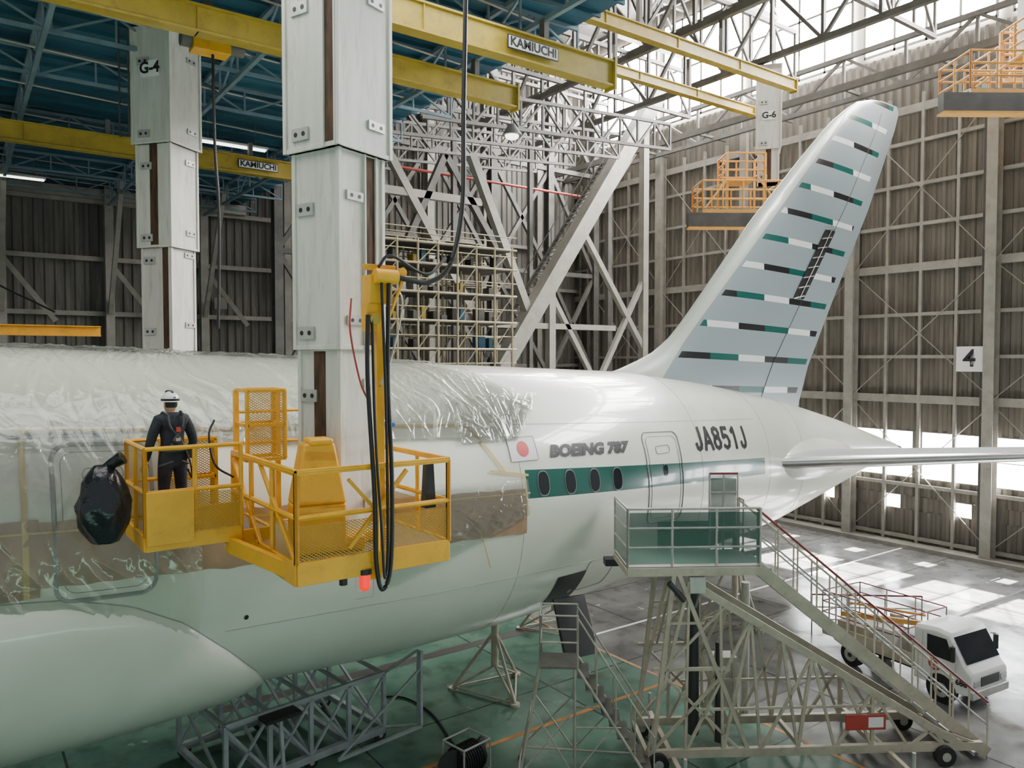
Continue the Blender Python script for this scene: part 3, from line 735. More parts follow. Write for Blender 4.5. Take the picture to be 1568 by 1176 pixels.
for (cx0,cx1,cy0,cy1,z0,z1) in ((1.62,2.15,-3.75,-3.25,6.45,7.42),(2.95,3.55,-4.2,-3.35,5.5,6.85),(.62,1.3,-3.35,-3.15,5.7,6.75)):
    for xx in (cx0,cx1):
        for yy in (cy0,cy1): b.beam((xx,yy,z0),(xx,yy,z1),.05,.05,Y)
    for zz in (z0,(z0+z1)/2,z1):
        b.beam((cx0,cy0,zz),(cx1,cy0,zz),.05,.05,Y); b.beam((cx0,cy1,zz),(cx1,cy1,zz),.05,.05,Y); b.beam((cx0,cy0,zz),(cx0,cy1,zz),.05,.05,Y); b.beam((cx1,cy0,zz),(cx1,cy1,zz),.05,.05,Y)
b.beam((1.6,-3.3,5.4),(1.6,-3.3,7.42),.07,.07,Y); b.beam((2.2,-3.3,5.4),(2.2,-3.3,7.42),.07,.07,Y)
px,py=2.66,-5.72
b.beam((px,py,5.2),(px,py,9.0),.1,.1,Y); 
b.bx(px-.16,px+.14,py-.1,py+.14,8.55,8.9,Y); b.bx(px-.2,px-.05,py-.08,py+.08,8.2,8.55,Y); b.tube((px-.12,py-.14,8.88),(px+.18,py-.14,8.88),.09,Y,14)
b.tube((px-.12,py-.05,8.35),(px-.12,py-.16,8.35),.07,M_yel,12); b.beam((px+.05,py-.12,8.3),(px+.3,py-.12,8.9),.03,.03,Y); b.tube((px+.28,py-.12,8.95),(px+.28,py-.05,8.95),.06,Y,12)
b.beam((px-.2,py,9.0),(px+.22,py,9.0),.07,.07,Y); b.bx(px-.24,px-.02,py-.1,py+.1,5.12,5.36,Y)
b.box((2.54,-4.8,5.52),(.95,.95,.12),Y,Matrix.Rotation(math.radians(21.5),3,'Z'))
b.obj('steel_frame',P,bevel=.004)
b=MB(TR(1.98,-5.35,0,-8)); b.box((0,0,5.78),(.62,.5,.6),Y,taper=1.0); b.box((.0,0,6.45),(.62,.5,.75),Y,taper=.62); b.bx(-.13,.17,-.18,.18,6.8,6.88,Y); b.box((0.42,0,5.55),(.3,.4,.18),Y)
b.obj('drive_cover',P,bevel=.03)
b=MB()
b.bx(.75,1.35,-4.38,-4.37,zf+.0,zf+.5,M_mesh); b.bx(x0,x1,y0-.01,y0,zm,zm+.45,M_mesh); b.bx(x1,x1+.01,y0,y1,zm,zm+.45,M_mesh); b.bx(x0-.01,x0,y0,y1,zm,zm+.45,M_mesh)
b.bx(1.62,2.15,-3.78,-3.77,6.45,7.42,M_mesh); b.bx(.62,1.3,-3.37,-3.36,5.7,6.75,M_mesh); b.bx(.19,.2,-4.35,-3.15,zf,zf+1.05,M_mesh); b.bx(2.95,3.55,-4.21,-4.2,5.5,6.3,M_mesh)
b.obj('mesh_guards',P,False)
b=MB(); b.bx(2.95,3.62,-4.3,-3.4,6.86,6.92,M_blue); b.bx(2.9,3.3,-3.7,-3.4,6.7,6.78,M_blue); b.obj('blue_cover',P,False,bevel=.01)
b=MB(); b.box((3.42,-5.62,6.2),(.16,.14,.62),M_blk2,taper=.7); b.tube((2.85,-4.1,6.9),(2.85,-4.1,7.15),.02,M_blk2); b.obj('control_pendant',P,bevel=.02)
b=MB(); b.tube((2.42,-5.78,5.05),(2.42,-5.78,5.2),.07,M_redlamp,16); b.sphere((2.42,-5.78,5.05),.07,M_redlamp,14,8); b.tube((2.42,-5.78,5.2),(2.42,-5.78,5.26),.09,M_blk2,16); b.path([(2.3,-5.78,5.2),(2.3,-5.78,4.9),(2.54,-5.78,4.9),(2.54,-5.78,5.2)],.006,M_gal,5); b.tube((2.15,-5.75,5.1),(2.15,-5.75,5.2),.05,M_blk2,10); b.obj('warning_beacon',P)
b=MB()
b.hose([(2.45,-5.85,8.4),(2.42,-5.9,7.6),(2.50,-5.9,6.2),(2.52,-5.9,5.35),(2.6,-5.9,5.0),(2.72,-5.9,5.3),(2.74,-5.9,6.4),(2.7,-5.88,7.6),(2.72,-5.88,8.8)],.028,M_black)
b.hose([(2.5,-5.86,8.4),(2.5,-5.93,7.0),(2.58,-5.93,5.8),(2.62,-5.93,5.15),(2.68,-5.9,5.6),(2.66,-5.9,7.4),(2.62,-5.88,8.8)],.018,M_black)
b.hose([(2.3,-5.7,8.6),(2.24,-5.8,8.2),(2.34,-5.85,7.6),(2.5,-5.8,7.3)],.012,M_red); b.hose([(2.74,-5.8,8.8),(2.95,-5.8,8.6),(2.8,-5.8,7.9),(2.62,-5.8,7.5)],.012,M_gal)
b.hose([(1.3,-3.3,7.0),(1.2,-3.4,6.8),(1.25,-3.5,6.4),(1.5,-3.5,6.2)],.015,M_black)
b.obj('cables',P)
b=MB()
b.hose([(2.8,-5.85,8.9),(3.0,-5.9,8.85),(3.3,-5.9,8.85),(3.6,-5.9,9.1),(3.85,-5.8,9.9),(4.0,-5.6,11.2),(4.1,-5.5,13),(4.15,-5.4,14.8)],.033,M_black)
b.hose([(2.62,-5.8,9.0),(2.8,-5.8,9.15),(3.3,-5.8,8.95),(3.65,-5.7,9.2)],.02,M_black)
b.obj('supply_cable',P)
b=MB(); b.hose([(-1.4,18,15),(-1.2,17,12),(-.9,16,10.8),(1.0,14,9.5)],.03,M_black); b.obj('hanging_cable')

b=MB(); rings=[]
for j in range(15):
    t=j/14; z=5.76+.95*t; r=.30*math.sin(math.pi*min(1,.12+t*.82))**.7
    rings.append([V((-.2+(r*(1+.2*noise.noise(V((math.cos(a)*2.5,math.sin(a)*2.5,t*5)))))*math.cos(a)*1.0,-4.0+(r*(1+.2*noise.noise(V((math.cos(a)*2.5,math.sin(a)*2.5,t*5+9)))))*math.sin(a),z)) for a in [2*math.pi*i/36 for i in range(36)]])
b.loft(rings,M_bag); b.tube((-.2,-4.0,6.66),(.0,-4.1,6.8),.05,M_bag,8,.09); b.obj('black_garbage_bag',angle=80)

# ---------------------------------------------------------------- worker
W=group('worker'); W.location=(.64,-3.8,zf+.14); W.rotation_euler=(0,0,math.radians(14))
def skin(name,J,E,m,sub=2,parent=W):
    me=bpy.data.meshes.new(name); me.from_pydata([j[0] for j in J],E,[]); o=bpy.data.objects.new(name,me); link(o,parent)
    s=o.modifiers.new('skin','SKIN'); s.use_smooth_shade=True
    if not me.skin_vertices: print('NO SKIN LAYER'); return o
    for i,j in enumerate(J):
        r=j[1]; me.skin_vertices[0].data[i].radius=r if hasattr(r,'__len__') else (r,r)
        me.skin_vertices[0].data[i].use_root=(i==0)
    sb=o.modifiers.new('sub','SUBSURF'); sb.levels=sub; sb.render_levels=sub
    me.materials.append(m); return o
J=[((0,0,.93),(.155,.12)),((0,0,1.08),(.145,.105)),((0,.02,1.25),(.175,.12)),((0,.02,1.40),(.15,.10)),((0,.03,1.49),(.065,.065)),
 ((-.17,.02,1.39),.085),((-.245,.02,1.22),.068),((-.28,.04,1.08),.06),((-.27,.14,.93),.05),((-.26,.2,.86),.042),
 ((.17,.02,1.39),.085),((.25,.0,1.22),.068),((.285,.0,1.08),.06),((.26,.1,.94),.05),((.24,.17,.87),.042),
 ((-.10,0,.84),(.10,.11)),((-.115,.02,.5),.075),((-.12,-.01,.16),.062),((-.12,-.01,.1),.06),
 ((.10,0,.84),(.10,.11)),((.12,.03,.5),.075),((.13,.0,.16),.062),((.13,0,.1),.06)]
E=[(0,1),(1,2),(2,3),(3,4),(3,5),(5,6),(6,7),(7,8),(8,9),(3,10),(10,11),(11,12),(12,13),(13,14),(0,15),(15,16),(16,17),(17,18),(0,19),(19,20),(20,21),(21,22)]
skin('body_coverall',J,E,M_navy)
for s in (-1,1):
    x=-.12 if s<0 else .13
    skin('boot_%s'%('left' if s<0 else 'right'),[((x,-.02,.09),.058),((x,-.03,.045),.045),((x+.01*s,.08,.045),.045),((x+.02*s,.17,.035),.036)],[(0,1),(1,2),(2,3)],M_blk2)
def hand(name,w,d,side):
    w=V(w); d=V(d).normalized(); sd=V((0,0,1)).cross(d).normalized(); up=d.cross(sd)
    J=[(tuple(w),(.026,.02)),(tuple(w+d*.045),(.036,.018)),(tuple(w+d*.085),(.038,.016))]; E=[(0,1),(1,2)]
    skin(name+'_palm',J,E,M_skin)
    for k,(o,L) in enumerate(((-.03,.062),(-.01,.074),(.01,.07),(.03,.055))):
        p=w+d*.085+sd*o; q=p+d*L*.5-V((0,0,.006)); r=q+d*L*.25-V((0,0,L*.4)); t=r-V((0,0,L*.3))-d*.008
        skin(name+'_finger_%d'%(k+1),[(tuple(p),.0095),(tuple(q),.009),(tuple(r),.0085),(tuple(t),.0075)],[(0,1),(1,2),(2,3)],M_skin,1)
    p=w+d*.03+sd*.028*side; skin(name+'_thumb',[(tuple(p),.012),(tuple(p+sd*.03*side+d*.02),.011),(tuple(p+sd*.035*side+d*.05-V((0,0,.012))),.009)],[(0,1),(1,2)],M_skin,1)
hand('hand_left',(-.26,.215,.845),(0,.6,-.75),-1); hand('hand_right',(.235,.185,.855),(-.1,.6,-.75),1)
b=MB()
hc=V((0,.05,1.60)); rings=[]
for j in range(17):
    t=j/16; z=-.115+.235*t
    rx=.074*math.sin(math.pi*(.14+.80*t))**.55; ry=.094*math.sin(math.pi*(.16+.76*t))**.5
    ring_=[]
    for i in range(24):
        a=2*math.pi*i/24; x=rx*math.cos(a); y=ry*math.sin(a)
        if math.sin(a)>.9 and -.045<z<.0: y+=.018*(1-abs(z+.022)/.023)
        if math.sin(a)>.85 and .0<z<.03: y-=.006
        ring_.append(hc+V((x,y+.008*(1-t),z)))
    rings.append(ring_)
b.loft(rings,M_skin)
for s in (-1,1):
    b.sphere(hc+V((.073*s,-.005,-.01)),(.012,.02,.032),M_skin,10,8); b.sphere(hc+V((.03*s,.088,.005)),(.012,.008,.008),M_wht,10,6); b.sphere(hc+V((.03*s,.095,.005)),.004,M_blk2,8,6)
b.sphere(hc+V((0,.096,-.06)),(.022,.006,.006),M_red,10,6)
b.tube((0,.03,1.44),(0,.045,1.54),.052,M_skin,16)
b.obj('head',W)
b=MB(); b.sphere(hc+V((0,-.018,.0)),(.079,.09,.10),M_hair,20,12,zmin=-.55); b.obj('hair',W)
b=MB(); b.sphere(hc+V((0,-.003,.035)),(.108,.128,.125),M_helmet,28,16,zmin=-.05)
b.grid(lambda u,v: hc+V((math.cos(2*math.pi*u)*(.105+.022*v),math.sin(2*math.pi*u)*(.124+.022*v+.03*v*max(0,math.sin(2*math.pi*u))),.036-.012*v)),32,2,M_helmet)
b.grid(lambda u,v: hc+V((math.cos(2*math.pi*u)*.111,math.sin(2*math.pi*u)*.131,.035+.03*v)),32,2,M_blk2)
b.beam(hc+V((0,-.12,.07)),hc+V((0,-.04,.165)),.03,.02,M_blk2); b.sphere(hc+V((0,.05,.15)),(.04,.05,.025),M_blk2,10,6)
b.obj('helmet',W)
b=MB()
hz=mat('harness_webbing',(.07,.07,.075),.7)
for s in (-1,1):
    b.hose([(s*.10,-.085,1.46),(s*.08,-.115,1.3),(-s*.03,-.13,1.16),(-s*.1,-.12,1.02)],.014,hz,6,4)
    b.hose([(s*.10,-.085,1.46),(s*.12,.03,1.49),(s*.11,.13,1.36)],.014,hz,6,4)
    b.hose([(s*.06,-.13,.86),(s*.19,-.03,.80),(s*.12,.1,.78)],.012,hz,6,4)
b.hose([(math.cos(a)*.165,math.sin(a)*.135,1.0) for a in [2*math.pi*i/12 for i in range(13)]],.02,hz,6,3)
b.bx(-.02,.035,-.15,-.13,1.24,1.30,mat('harness_orange',(.5,.08,.05),.6)); b.bx(-.03,.03,-.155,-.13,1.12,1.16,M_gal); b.hose([(.1,-.14,1.0),(.16,-.16,.8),(.18,-.15,.62),(.12,-.15,.75)],.012,M_black,6,4)
b.bx(.12,.2,-.12,-.02,.88,1.0,M_blk2)
b.obj('safety_harness',W)

# ---------------------------------------------------------------- boarding stairs with green screens
S=group('boarding_stairs'); T=TR(8.75,-3.95,0,-33)
b=MB(T); zp=4.0; C=M_cream
b.bx(0,2.6,0,1.3,zp-.05,zp,M_tread)
for y in (0,1.3): b.beam((0,y,zp-.1),(2.6,y,zp-.1),.06,.16,C)
for x in (0,.87,1.73,2.6): b.beam((x,0,zp-.1),(x,1.3,zp-.1),.06,.12,C)
b.rail([(2.6,1.3,zp),(2.6,.95,zp)],1.1,C,.02); b.rail([(2.6,0,zp),(0,0,zp),(0,1.3,zp)],1.12,M_gal,.024,2,post=.87)
b.rail([(2.0,1.3,zp),(2.6,1.3,zp)],1.6,M_gal,.022,3,post=.3); b.tube((2.0,1.3,zp+1.6),(2.6,1.3,zp+1.6),.026,M_maroon)
n=18; L=4.7; y0,y1=.1,1.2
for y in (y0,y1):
    b.beam((2.6,y,zp-.08),(2.6+L,y,.12),.06,.24,C)
    b.tube((2.55,y,zp+1.1),(2.6+L,y,1.15),.024,M_maroon if y==y0 else M_cream); b.tube((2.6,y,zp+.6),(2.6+L,y,.7),.018,M_gal)
    for i in range(13): f=i/12; p=V((2.6+L*f,y,zp*(1-f))); b.tube(p,p+V((0,0,1.12)),.018,M_cream,6)
for i in range(n): f=(i+.5)/n; b.bx(2.6+L*f-.14,2.6+L*f+.14,y0,y1,zp*(1-f)-.02,zp*(1-f)+.02,M_tread); b.bx(2.6+L*f-.15,2.6+L*f-.12,y0,y1,zp*(1-f)-.04,zp*(1-f)+.03,M_wht)
for y in (y0-.12,y1+.12):
    a=V((1.2,y,zp-.3)); c=V((2.6+L-.6,y,.35))
    b.beam(a,c,.09,.14,C); b.beam((.4,y,.35),(2.6+L-.2,y,.35),.1,.16,C)
    for i in range(9):
        f0=i/9; f1=(i+1)/9; p=a.lerp(c,f0); q=a.lerp(c,f1); p2=V((.4,y,.35)).lerp(V((2.6+L-.2,y,.35)),f0); q2=V((.4,y,.35)).lerp(V((2.6+L-.2,y,.35)),f1)
        b.beam(p,q2,.05,.05,C); 
        if i%2==0: b.beam(p,p2,.06,.06,C)
        else: b.beam(p2,q,.05,.05,C)
    b.beam((.5,y,.35),(.9,y,zp-.15),.08,.08,C); b.beam((2.4,y,.35),(1.0,y,zp-.15),.08,.08,C); b.beam((.5,y,2.0),(2.0,y,2.0),.06,.06,C); b.beam((.5,y,.4),(2.0,y,2.0),.05,.05,C); b.beam((2.2,y,.4),(.6,y,2.0),.05,.05,C)
    b.beam((.7,y,2.0),(2.0,y,3.3),.045,.045,C); b.beam((.75,y,2.9),(1.5,y,2.9),.045,.045,C); b.beam((1.4,y,1.2),(5.2,y,1.2),.045,.045,C)
for x in (.4,2,3.5,5,6.6): b.beam((x,y0-.12,.35),(x,y1+.12,.35),.08,.1,C)
for x in (.9,1.5): b.beam((x,y0-.12,zp-.2),(x,y1+.12,2),.04,.04,C)
b.bx(4.3,5.1,y0-.2,y0-.17,.75,1.05,M_red); b.bx(4.75,5.05,y0-.205,y0-.2,.8,1.0,M_sign)
for sx in (.9,5.2):
    b.beam((sx,-.9,.25),(sx,1.9,.25),.09,.12,C)
    for y in (-.9,1.9): b.tube((sx,y,0),(sx,y,.7),.035,M_gal); b.tube((sx,y,0),(sx,y,.03),.12,M_gal,12)
b.obj('frame',S,False)
b=MB(T)
for i in range(3): b.bx(.03+i*.87,.85+i*.87,-.008,.0,zp+.05,zp+1.05,M_green)
b.bx(-.008,0,.03,1.27,zp+.05,zp+1.05,M_green); b.bx(2.03,2.57,1.3,1.31,zp+.05,zp+1.5,M_green); b.bx(.9,2.0,1.3,1.31,zp+.05,zp+.6,M_green)
b.obj('green_screens',S,False)
b=MB(T)
for x in (.6,6.3):
    for y in (y0-.2,y1+.2): b.tube((x,y-.07,.2),(x,y+.07,.2),.2,M_tyre,20); b.tube((x,y-.08,.2),(x,y+.08,.2),.09,M_gal,12)
b.tube((1.5,.65,.4),(1.5,.65,3.8),.11,M_dkmetal,14); b.tube((1.9,.3,.4),(1.9,.3,2.4),.07,M_dkmetal,12)
b.box((.05,1.4,3.75),(.5,.3,.14),M_black); b.box((1.0,1.45,3.75),(.8,.25,.14),M_black); b.tube((.8,-.05,3.7),(1.1,-.05,3.35),.06,M_dkmetal); b.bx(1.2,1.5,-.1,.05,3.5,3.8,M_gal)
b.bx(2.2,2.7,1.5,1.9,.5,1.6,M_gal); b.tube((2.9,1.6,.3),(2.9,1.6,3.2),.09,M_gal,12)
b.obj('wheels_and_jacks',S)

# ---------------------------------------------------------------- rolling ladder
R_=group('rolling_ladder'); T=TR(7.55,-3.35,0,-40)
b=MB(T); K=mat('ladder_steel',(.16,.155,.14),.5,.4,.2,4); KG=mat('ladder_pipe',(.40,.38,.32),.45,.3,.2,4)
zl=2.25
b.bx(-.35,.35,-.35,.35,zl,zl+.04,K); b.rail([(.35,-.35,zl),(-.35,-.35,zl),(-.35,.35,zl),(.35,.35,zl)],1.0,KG,.018,1,post=.7)
for y in (-.33,.33):
    b.tube((-.35,y,zl),(-.75,y*1.7,.12),.025,KG); b.tube((.35,y,zl),(1.75,y*1.3,.12),.028,KG); b.tube((-.75,y*1.7,.3),(1.65,y*1.3,.3),.022,KG); b.tube((.3,y,zl),(.3,y*1.6,.12),.022,KG); b.tube((-.75,y*1.7,.3),(.3,y,1.5),.016,KG); b.tube((.3,y*1.5,.3),(-.5,y,1.5),.016,KG)
    b.tube((.35,y,zl+.95),(1.75,y*1.3,1.05),.018,KG); b.tube((.3,y*1.3,1.2),(1.15,y*1.15,1.2),.016,KG); b.tube((.3,y*1.5,.35),(1.1,y,1.3),.014,KG)
    for f in (.25,.5,.75,1): p=V((.35,y,zl)).lerp(V((1.75,y*1.3,.12)),f); b.tube(p,p+V((0,0,.95)),.016,KG,6)
for i in range(9): f=(i+.7)/9.5; x=.35+1.4*f; z=zl-(zl-.12)*f; b.bx(x-.11,x+.11,-.34,.34,z-.015,z+.015,K)
b.tube((-.75,-.57,.3),(-.75,.57,.3),.02,KG); b.tube((-.55,-.45,1.3),(-.55,.45,1.3),.016,KG)
for x,y in ((-.75,-.56),(-.75,.56),(1.75,-.43),(1.75,.43)): b.tube((x,y-.025,.07),(x,y+.025,.07),.07,M_tyre,12)
b.obj('frame',R_)

H=group('hose_reel_cart'); b=MB(TR(6.2,-2.2,0,10))
b.tube((-.3,0,.32),(.3,0,.32),.26,M_blk2,20); 
for s in (-1,1): b.path([(s*.34,-.3,.08),(s*.34,.3,.08),(s*.34,.3,.68),(s*.34,-.3,.68)],.02,M_gal,6,True); b.tube((s*.36,-.02,.3),(s*.34,.02,.3),.3,M_dkmetal,20)
for y in (-.3,.3):
    for z in (.08,.68): b.tube((-.34,y,z),(.34,y,z),.02,M_gal)
for i in range(9): b.hose([(-.26+i*.06+.0,.28*math.cos(a),.32+.28*math.sin(a)) for a in [2*math.pi*k/10 for k in range(11)]],.02,M_black,5,2)
for x in (-.3,.3):
    for y in (-.25,.25): b.tube((x-.02,y,.05),(x+.02,y,.05),.05,M_tyre,10)
b.obj('reel',H)
b=MB(); b.hose([(6.4,-1.7,.03),(6.6,-1.0,.03),(6.9,.4,.03),(6.8,1.4,.03),(6.4,1.8,.03)],.022,M_black); b.obj('air_hose')

# ---------------------------------------------------------------- belly dock stand
D=group('belly_dock_stand'); TB=TR(3.4,.8,0,8); b=MB(TB); c=mat('blue_grey_dock_paint',(.30,.35,.35),.5,.1,.15,3,dirt=(.18,.14,.1),dirt_amt=.4)
zt_=1.4
for y in (-1.1,1.1):
    b.beam((-1.4,y,.22),(2.0,y,.22),.12,.14,c); b.beam((-1.4,y,zt_),(2.0,y,zt_),.08,.1,c)
    xs=[-1.4,-.55,.3,1.15,2.0]
    for x in xs: b.beam((x,y,.2),(x,y,zt_),.08,.08,c)
    for i in range(4): b.beam((xs[i],y,.25),(xs[i+1],y,zt_-.05),.05,.05,c); b.beam((xs[i+1],y,.25),(xs[i],y,zt_-.05),.05,.05,c)
for x in (-1.4,-.55,.3,1.15,2.0): b.beam((x,-1.1,.22),(x,1.1,.22),.1,.12,c); b.beam((x,-1.1,.22),(x,1.1,zt_-.05),.05,.05,c); b.beam((x,-1.1,zt_),(x,1.1,zt_),.06,.06,c)
b.beam((.6,-1.6,.25),(2.6,-1.6,.25),.06,.06,c); b.path([(2.0,-1.1,.25),(2.6,-1.5,.25),(2.6,-1.5,1.85),(2.0,-1.1,zt_)],.03,c); b.beam((2.6,-1.6,.25),(2.6,-1.6,1.85),.06,.06,c); b.beam((.6,-1.6,.25),(2.6,-1.6,1.5),.04,.04,c)
b.bx(-.8,-.1,-1.5,-1.15,1.35,1.41,M_blk2); b.beam((-.4,-1.35,.25),(-.45,-1.32,1.35),.06,.06,c)
b.obj('frame',D,False)
b=MB(TB)
for x in (-1.3,.3,1.9):
    for y in (-1.1,1.1): b.tube((x,y-.04,.13),(x,y+.04,.13),.13,M_tyre,16); b.tube((x,y-.05,.13),(x,y+.05,.13),.05,M_gal,10)
b.obj('castors',D)
def tripod(name,x,y,h,m=M_cream):
    g=group(name); b=MB(); b.tube((x,y,.6),(x,y,h),.09,m,14); b.tube((x,y,h),(x,y,h+.25),.05,M_metal,12)
    for k in range(3):
        a=k*2.094+.4; p=V((x+1.0*math.cos(a),y+1.0*math.sin(a),.06)); b.tube(p,(x,y,h*.85),.04,m); b.tube(p,(x,y,.6),.03,m); b.tube(p-V((0,0,.06)),p,.12,m,12)
        q=V((x+1.0*math.cos(a+2.094),y+1.0*math.sin(a+2.094),.06)); b.tube(p,q,.025,m)
    b.obj('tripod',g)
tripod('aircraft_jack',8.8,.6,1.7); tripod('aircraft_jack',17.5,.3,2.6); tripod('aircraft_jack',12.6,3.0,1.7)
b=MB()
for xa,ya,xb,yb in ((7,5.5,12,5.5),(5,7,13,7)):
    b.rail([(xa,ya,.0),(xb,yb,.0)],1.1,M_cream,.025,2,post=1.0)
b.obj('floor_barrier')
b=MB(); b.rail([(18.6,-1.6,0),(21.0,-3.6,0)],1.1,M_gal,.022,2,post=.9); b.tube((18.6,-1.6,1.1),(21.0,-3.6,1.1),.026,M_maroon); b.obj('floor_barrier')

b=MB(); c=mat('scaffold_pipe',(.42,.36,.23),.5,.3,.2,3)
x0,x1,y0,y1=9.3,14.7,8.0,10.0
xs=np.linspace(x0,x1,8)
for x in xs:
    for y in (y0,(y0+y1)/2,y1): b.tube((x,y,0),(x,y,12.0),.04,c,6)
zs=[1.5,3,4.5,6,7.4,8.35,9.3,10.25,11.2,11.9]
for z in zs:
    for y in (y0,(y0+y1)/2,y1): b.tube((x0-.2,y,z),(x1+.2,y,z),.04,c,6); b.tube((x0-.2,y,z+.45),(x1+.2,y,z+.45),.02,c,5)
    for x in xs: b.tube((x,y0,z),(x,y1,z),.03,c,6)
    b.bx(x0,x1,y0+.1,y1-.1,z-.05,z-.02,M_steeld)
rr=random.Random(3)
for k in range(4,len(zs)-1):
    for i in range(7):
        for t in range(2):
            if rr.random()<.6:
                h=.12+.4*rr.random(); w_=.1+.2*rr.random(); xx=xs[i]+.1+.32*t
                b.bx(xx,xx+w_,y0+.5,y0+.9,zs[k],zs[k]+h,rr.choice([M_yel,M_steeld,M_steel,M_steeld,M_teal,M_gal]))
for i in range(4):
    for k in range(len(zs)-1): b.tube((xs[i*2],y0,zs[k]),(xs[i*2+1],y0,zs[k+1]),.02,c,5)
for k in range(5): b.tube((x0,y0,zs[k*2]),(x0,y1,zs[k*2+1]),.02,c,5)
b.obj('scaffold_rack')

def tail_platform(x,y,z,yaw=0,s=1.,up=None):
    g=group('tail_dock_platform'); b=MB(TR(x,y,0,yaw)); O=M_org
    b.bx(-1.6*s,1.6*s,-.8,.8,z-.06,z,M_tread)
    for yy in (-.8,.8): b.beam((-1.6*s,yy,z-.15),(1.6*s,yy,z-.15),.1,.22,O)
    b.rail([(-1.6*s,-.8,z),(1.6*s,-.8,z),(1.6*s,.8,z),(-1.6*s,.8,z)],1.1,O,.035,2,True,.8)
    b.bx(-.6,.5,-.7,.5,z+1.15,z+1.2,O); b.rail([(-.6,-.7,z+1.2),(.9,-.7,z+1.2),(.9,.6,z+1.2),(-.6,.6,z+1.2)],1.0,O,.035,2,True,.75)
    for xx in (-.6,.9):
        for yy in (-.7,.6): b.beam((xx,yy,z),(xx,yy,z+2.2),.08,.08,O)
    b.beam((-1.5*s,-.8,z),(-.6,-.8,z+1.2),.06,.06,O); b.beam((1.5*s,-.8,z),(.6,-.8,z+1.2),.06,.06,O)
    if up: b.bx(-.3,.3,-.3,.3,z+1.2,up,M_col)
    b.obj('frame',g)
    b=MB(TR(x,y,0,yaw)); b.bx(-2.2*s,1.4*s,-1.0,-.7,z-.75,z-.2,M_steeld); b.beam((-2.2*s,-.85,z-.78),(1.4*s,-.85,z-.78),.4,.06,O); b.obj('dark_skirt',g,False)
    return g
tail_platform(24.0,5.4,13.9,-35,1.0)
tail_platform(25.2,-4.6,16.0,-35,1.5,19.7)
tail_platform(28.5,-3.6,17.3,-35,1.1,19.7)

# ---------------------------------------------------------------- truck
K=group('service_truck'); T=TR(17.65,-5.2,0,-97)@Matrix.Scale(.85,4)
b=MB(T)
def xsec(x,w,z0,z1,r=.1): 
    return [V((x,-w,z0)),V((x,w,z0)),V((x,w,z1-r)),V((x,w-r,z1)),V((x,-w+r,z1)),V((x,-w,z1-r))]
b.loft([xsec(.35,.85,.45,1.95),xsec(1.0,.87,.42,2.02),xsec(1.35,.87,.42,1.98),xsec(1.78,.86,.42,1.22),xsec(1.95,.84,.45,1.05),xsec(1.97,.80,.5,.95)],M_wht)
b.bx(1.9,2.02,-.85,.85,.36,.58,M_gal)
b.obj('cab',K,bevel=.02)
b=MB(T)
b.add([(1.42,-.76,1.87),(1.42,.76,1.87),(1.80,.76,1.24),(1.80,-.76,1.24)],[(0,1,2,3)],M_glass)
g0=.012
for s in (-1,1):
    b.add([(.75,s*(.872+g0),1.25),(1.5,s*(.872+g0),1.22),(1.30,s*(.872+g0),1.80),(.75,s*(.872+g0),1.80)],[(0,1,2,3)],M_glass)
    b.tube((1.55,s*1.02,1.3),(1.55,s*1.02,1.7),.07,M_blk2,8); b.tube((1.5,s*.85,1.75),(1.55,s*1.02,1.72),.015,M_blk2,6)
    b.bx(1.975,2.0,s*.62-.14,s*.62+.14,.68,.84,M_metal)
    b.path([(.62,s*.885,.6),(.62,s*.885,1.85)],.006,M_seam,4); b.path([(1.55,s*.88,.95),(1.55,s*.88,1.2)],.006,M_seam,4)
b.bx(1.972,1.99,-.42,.42,.66,.9,M_blk2)
b.obj('glass_and_trim',K)
b=MB(T)
b.bx(-2.6,1.5,-.38,-.28,.45,.6,M_dkmetal); b.bx(-2.6,1.5,.28,.38,.45,.6,M_dkmetal); b.bx(-2.7,.3,-.9,.9,.72,.8,M_cream); b.bx(-2.7,.3,-.92,-.88,.8,1.1,M_cream); b.bx(-2.7,.3,.88,.92,.8,1.1,M_cream)
b.bx(-.2,.28,-.6,.6,.8,1.5,M_gal); b.bx(-1.0,-.4,-.7,0,.8,1.45,M_wht); b.bx(-2.3,-1.3,-.7,.2,.8,1.25,M_cream); b.tube((-1.1,.5,.8),(-1.1,.5,1.6),.2,M_gal,14)
b.rail([(-2.7,-.9,1.1),(.2,-.9,1.1),(.2,.9,1.1),(-2.7,.9,1.1)],1.0,M_maroon,.02,2,True,.9,M_gal)
b.beam((-2.5,-.2,1.3),(.3,.0,1.75),.12,.14,M_org); b.beam((-2.5,.1,1.6),(.0,.2,1.9),.06,.06,M_org)
b.obj('bed_and_equipment',K)
b=MB(T)
for x in (1.15,-1.7):
    for s in (-1,1):
        b.tube((x,s*.62,.36),(x,s*.84,.36),.36,M_tyre,24); b.tube((x,s*.84,.36),(x,s*.885,.36),.2,M_gal,16); b.tube((x,s*.885,.36),(x,s*.90,.36),.07,M_dkmetal,10)
        if x>1: b.tube((x,s*.85,.38),(x,s*.876,.38),.42,M_blk2,24)
b.obj('wheels',K)
r3=T.to_3x3()
sd=-1 if (r3@V((0,-1,0))).dot(V((-1,-.5,0)))>0 else 1
rt=r3@V((1,0,0))*(1 if sd<0 else -1)
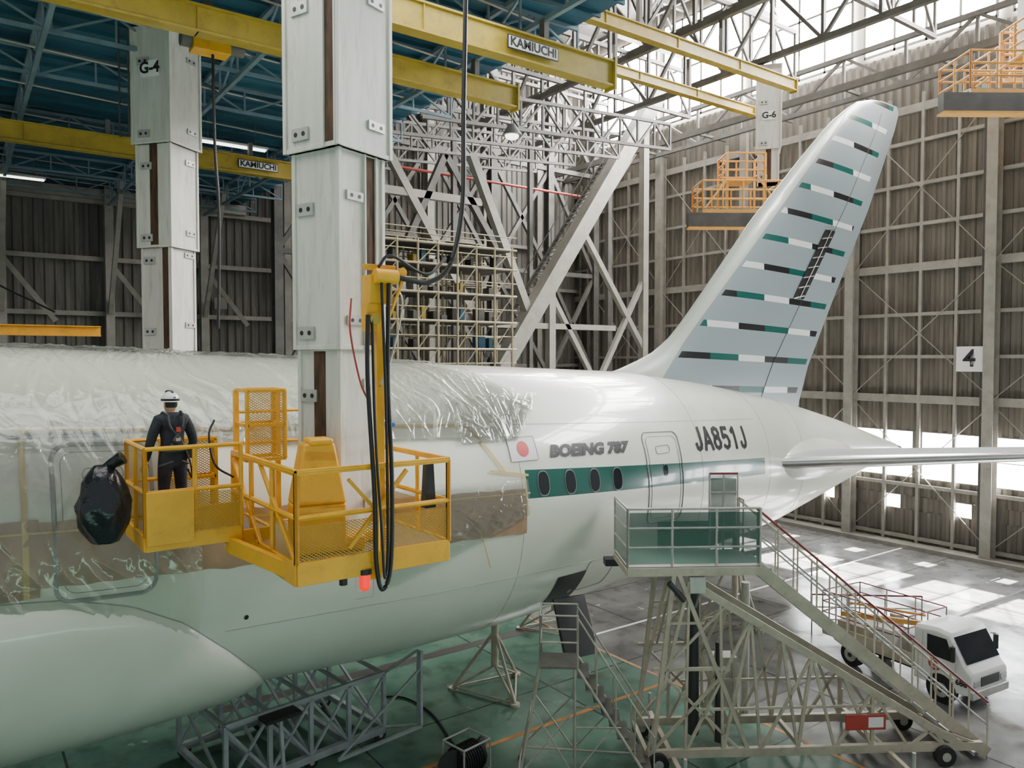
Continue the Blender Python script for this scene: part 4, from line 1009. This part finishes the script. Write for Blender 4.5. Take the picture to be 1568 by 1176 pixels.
text('number','686',.18,M_blk2,K,T=wallT(T@V((1.72,sd*.895,.74)),rt),off=.006)
b=MB(T); 
pts=[(.15*math.cos(a),.15*math.sin(a)) for a in np.linspace(.6,5.6,16)]
b.hose([(.98+x,sd*.885,1.03+z) for x,z in pts],.032,M_red,6,2); b.tube((.98,sd*.875,1.03),(.98,sd*.89,1.03),.08,M_red,14); b.obj('door_emblem',K)

b=MB()
O=mat('orange_floor_line',(.40,.19,.06),.5,0,.3,3)
b.bx(4.5,12.6,-1.6,-1.48,.001,.005,O); b.bx(4,12.6,6.0,6.12,.001,.005,O); b.bx(12.55,12.65,-12,22,.001,.005,O)
b.bx(3,12.6,3.2,3.55,.001,.005,mat('dark_floor_trench',(.05,.045,.04),.5)); b.bx(13,31,1.9,2.0,.001,.005,M_sign); b.bx(13,31,-3.6,-3.5,.001,.005,M_steeld)
b.obj('floor_markings',smooth=False)

# ---------------------------------------------------------------- lights
w=bpy.data.worlds.new('world'); bpy.context.scene.world=w; w.use_nodes=True
bg=w.node_tree.nodes['Background']; bg.inputs[0].default_value=(.86,.92,.93,1); bg.inputs[1].default_value=.52
def area(name,loc,target,sx,sy,e,col=(1,1,1)):
    l=bpy.data.lights.new(name,'AREA'); l.shape='RECTANGLE'; l.size=sx; l.size_y=sy; l.energy=e; l.color=col
    o=bpy.data.objects.new(name,l); link(o); o.location=loc; o.rotation_euler=(V(target)-V(loc)).to_track_quat('-Z','Y').to_euler()
area('clerestory_light',(XW-.6,2,24.2),(12,-2,5),36,4,13000,(1,.98,.94))
area('roof_lights_low_bay',(0,-4,14.4),(0,-4,0),14,5,950,(1,1,.95))
area('roof_lights_high_bay',(18,2,19.4),(18,2,0),14,14,900,(1,.98,.94))
l=bpy.data.lights.new('sun','SUN'); l.energy=420; l.angle=math.radians(1.0); l.color=(1,.97,.92); o=bpy.data.objects.new('sun',l); link(o); o.location=(50,0,20); o.rotation_euler=V((-1,.06,-.62)).to_track_quat('-Z','Y').to_euler()
print('done', len(bpy.data.objects))
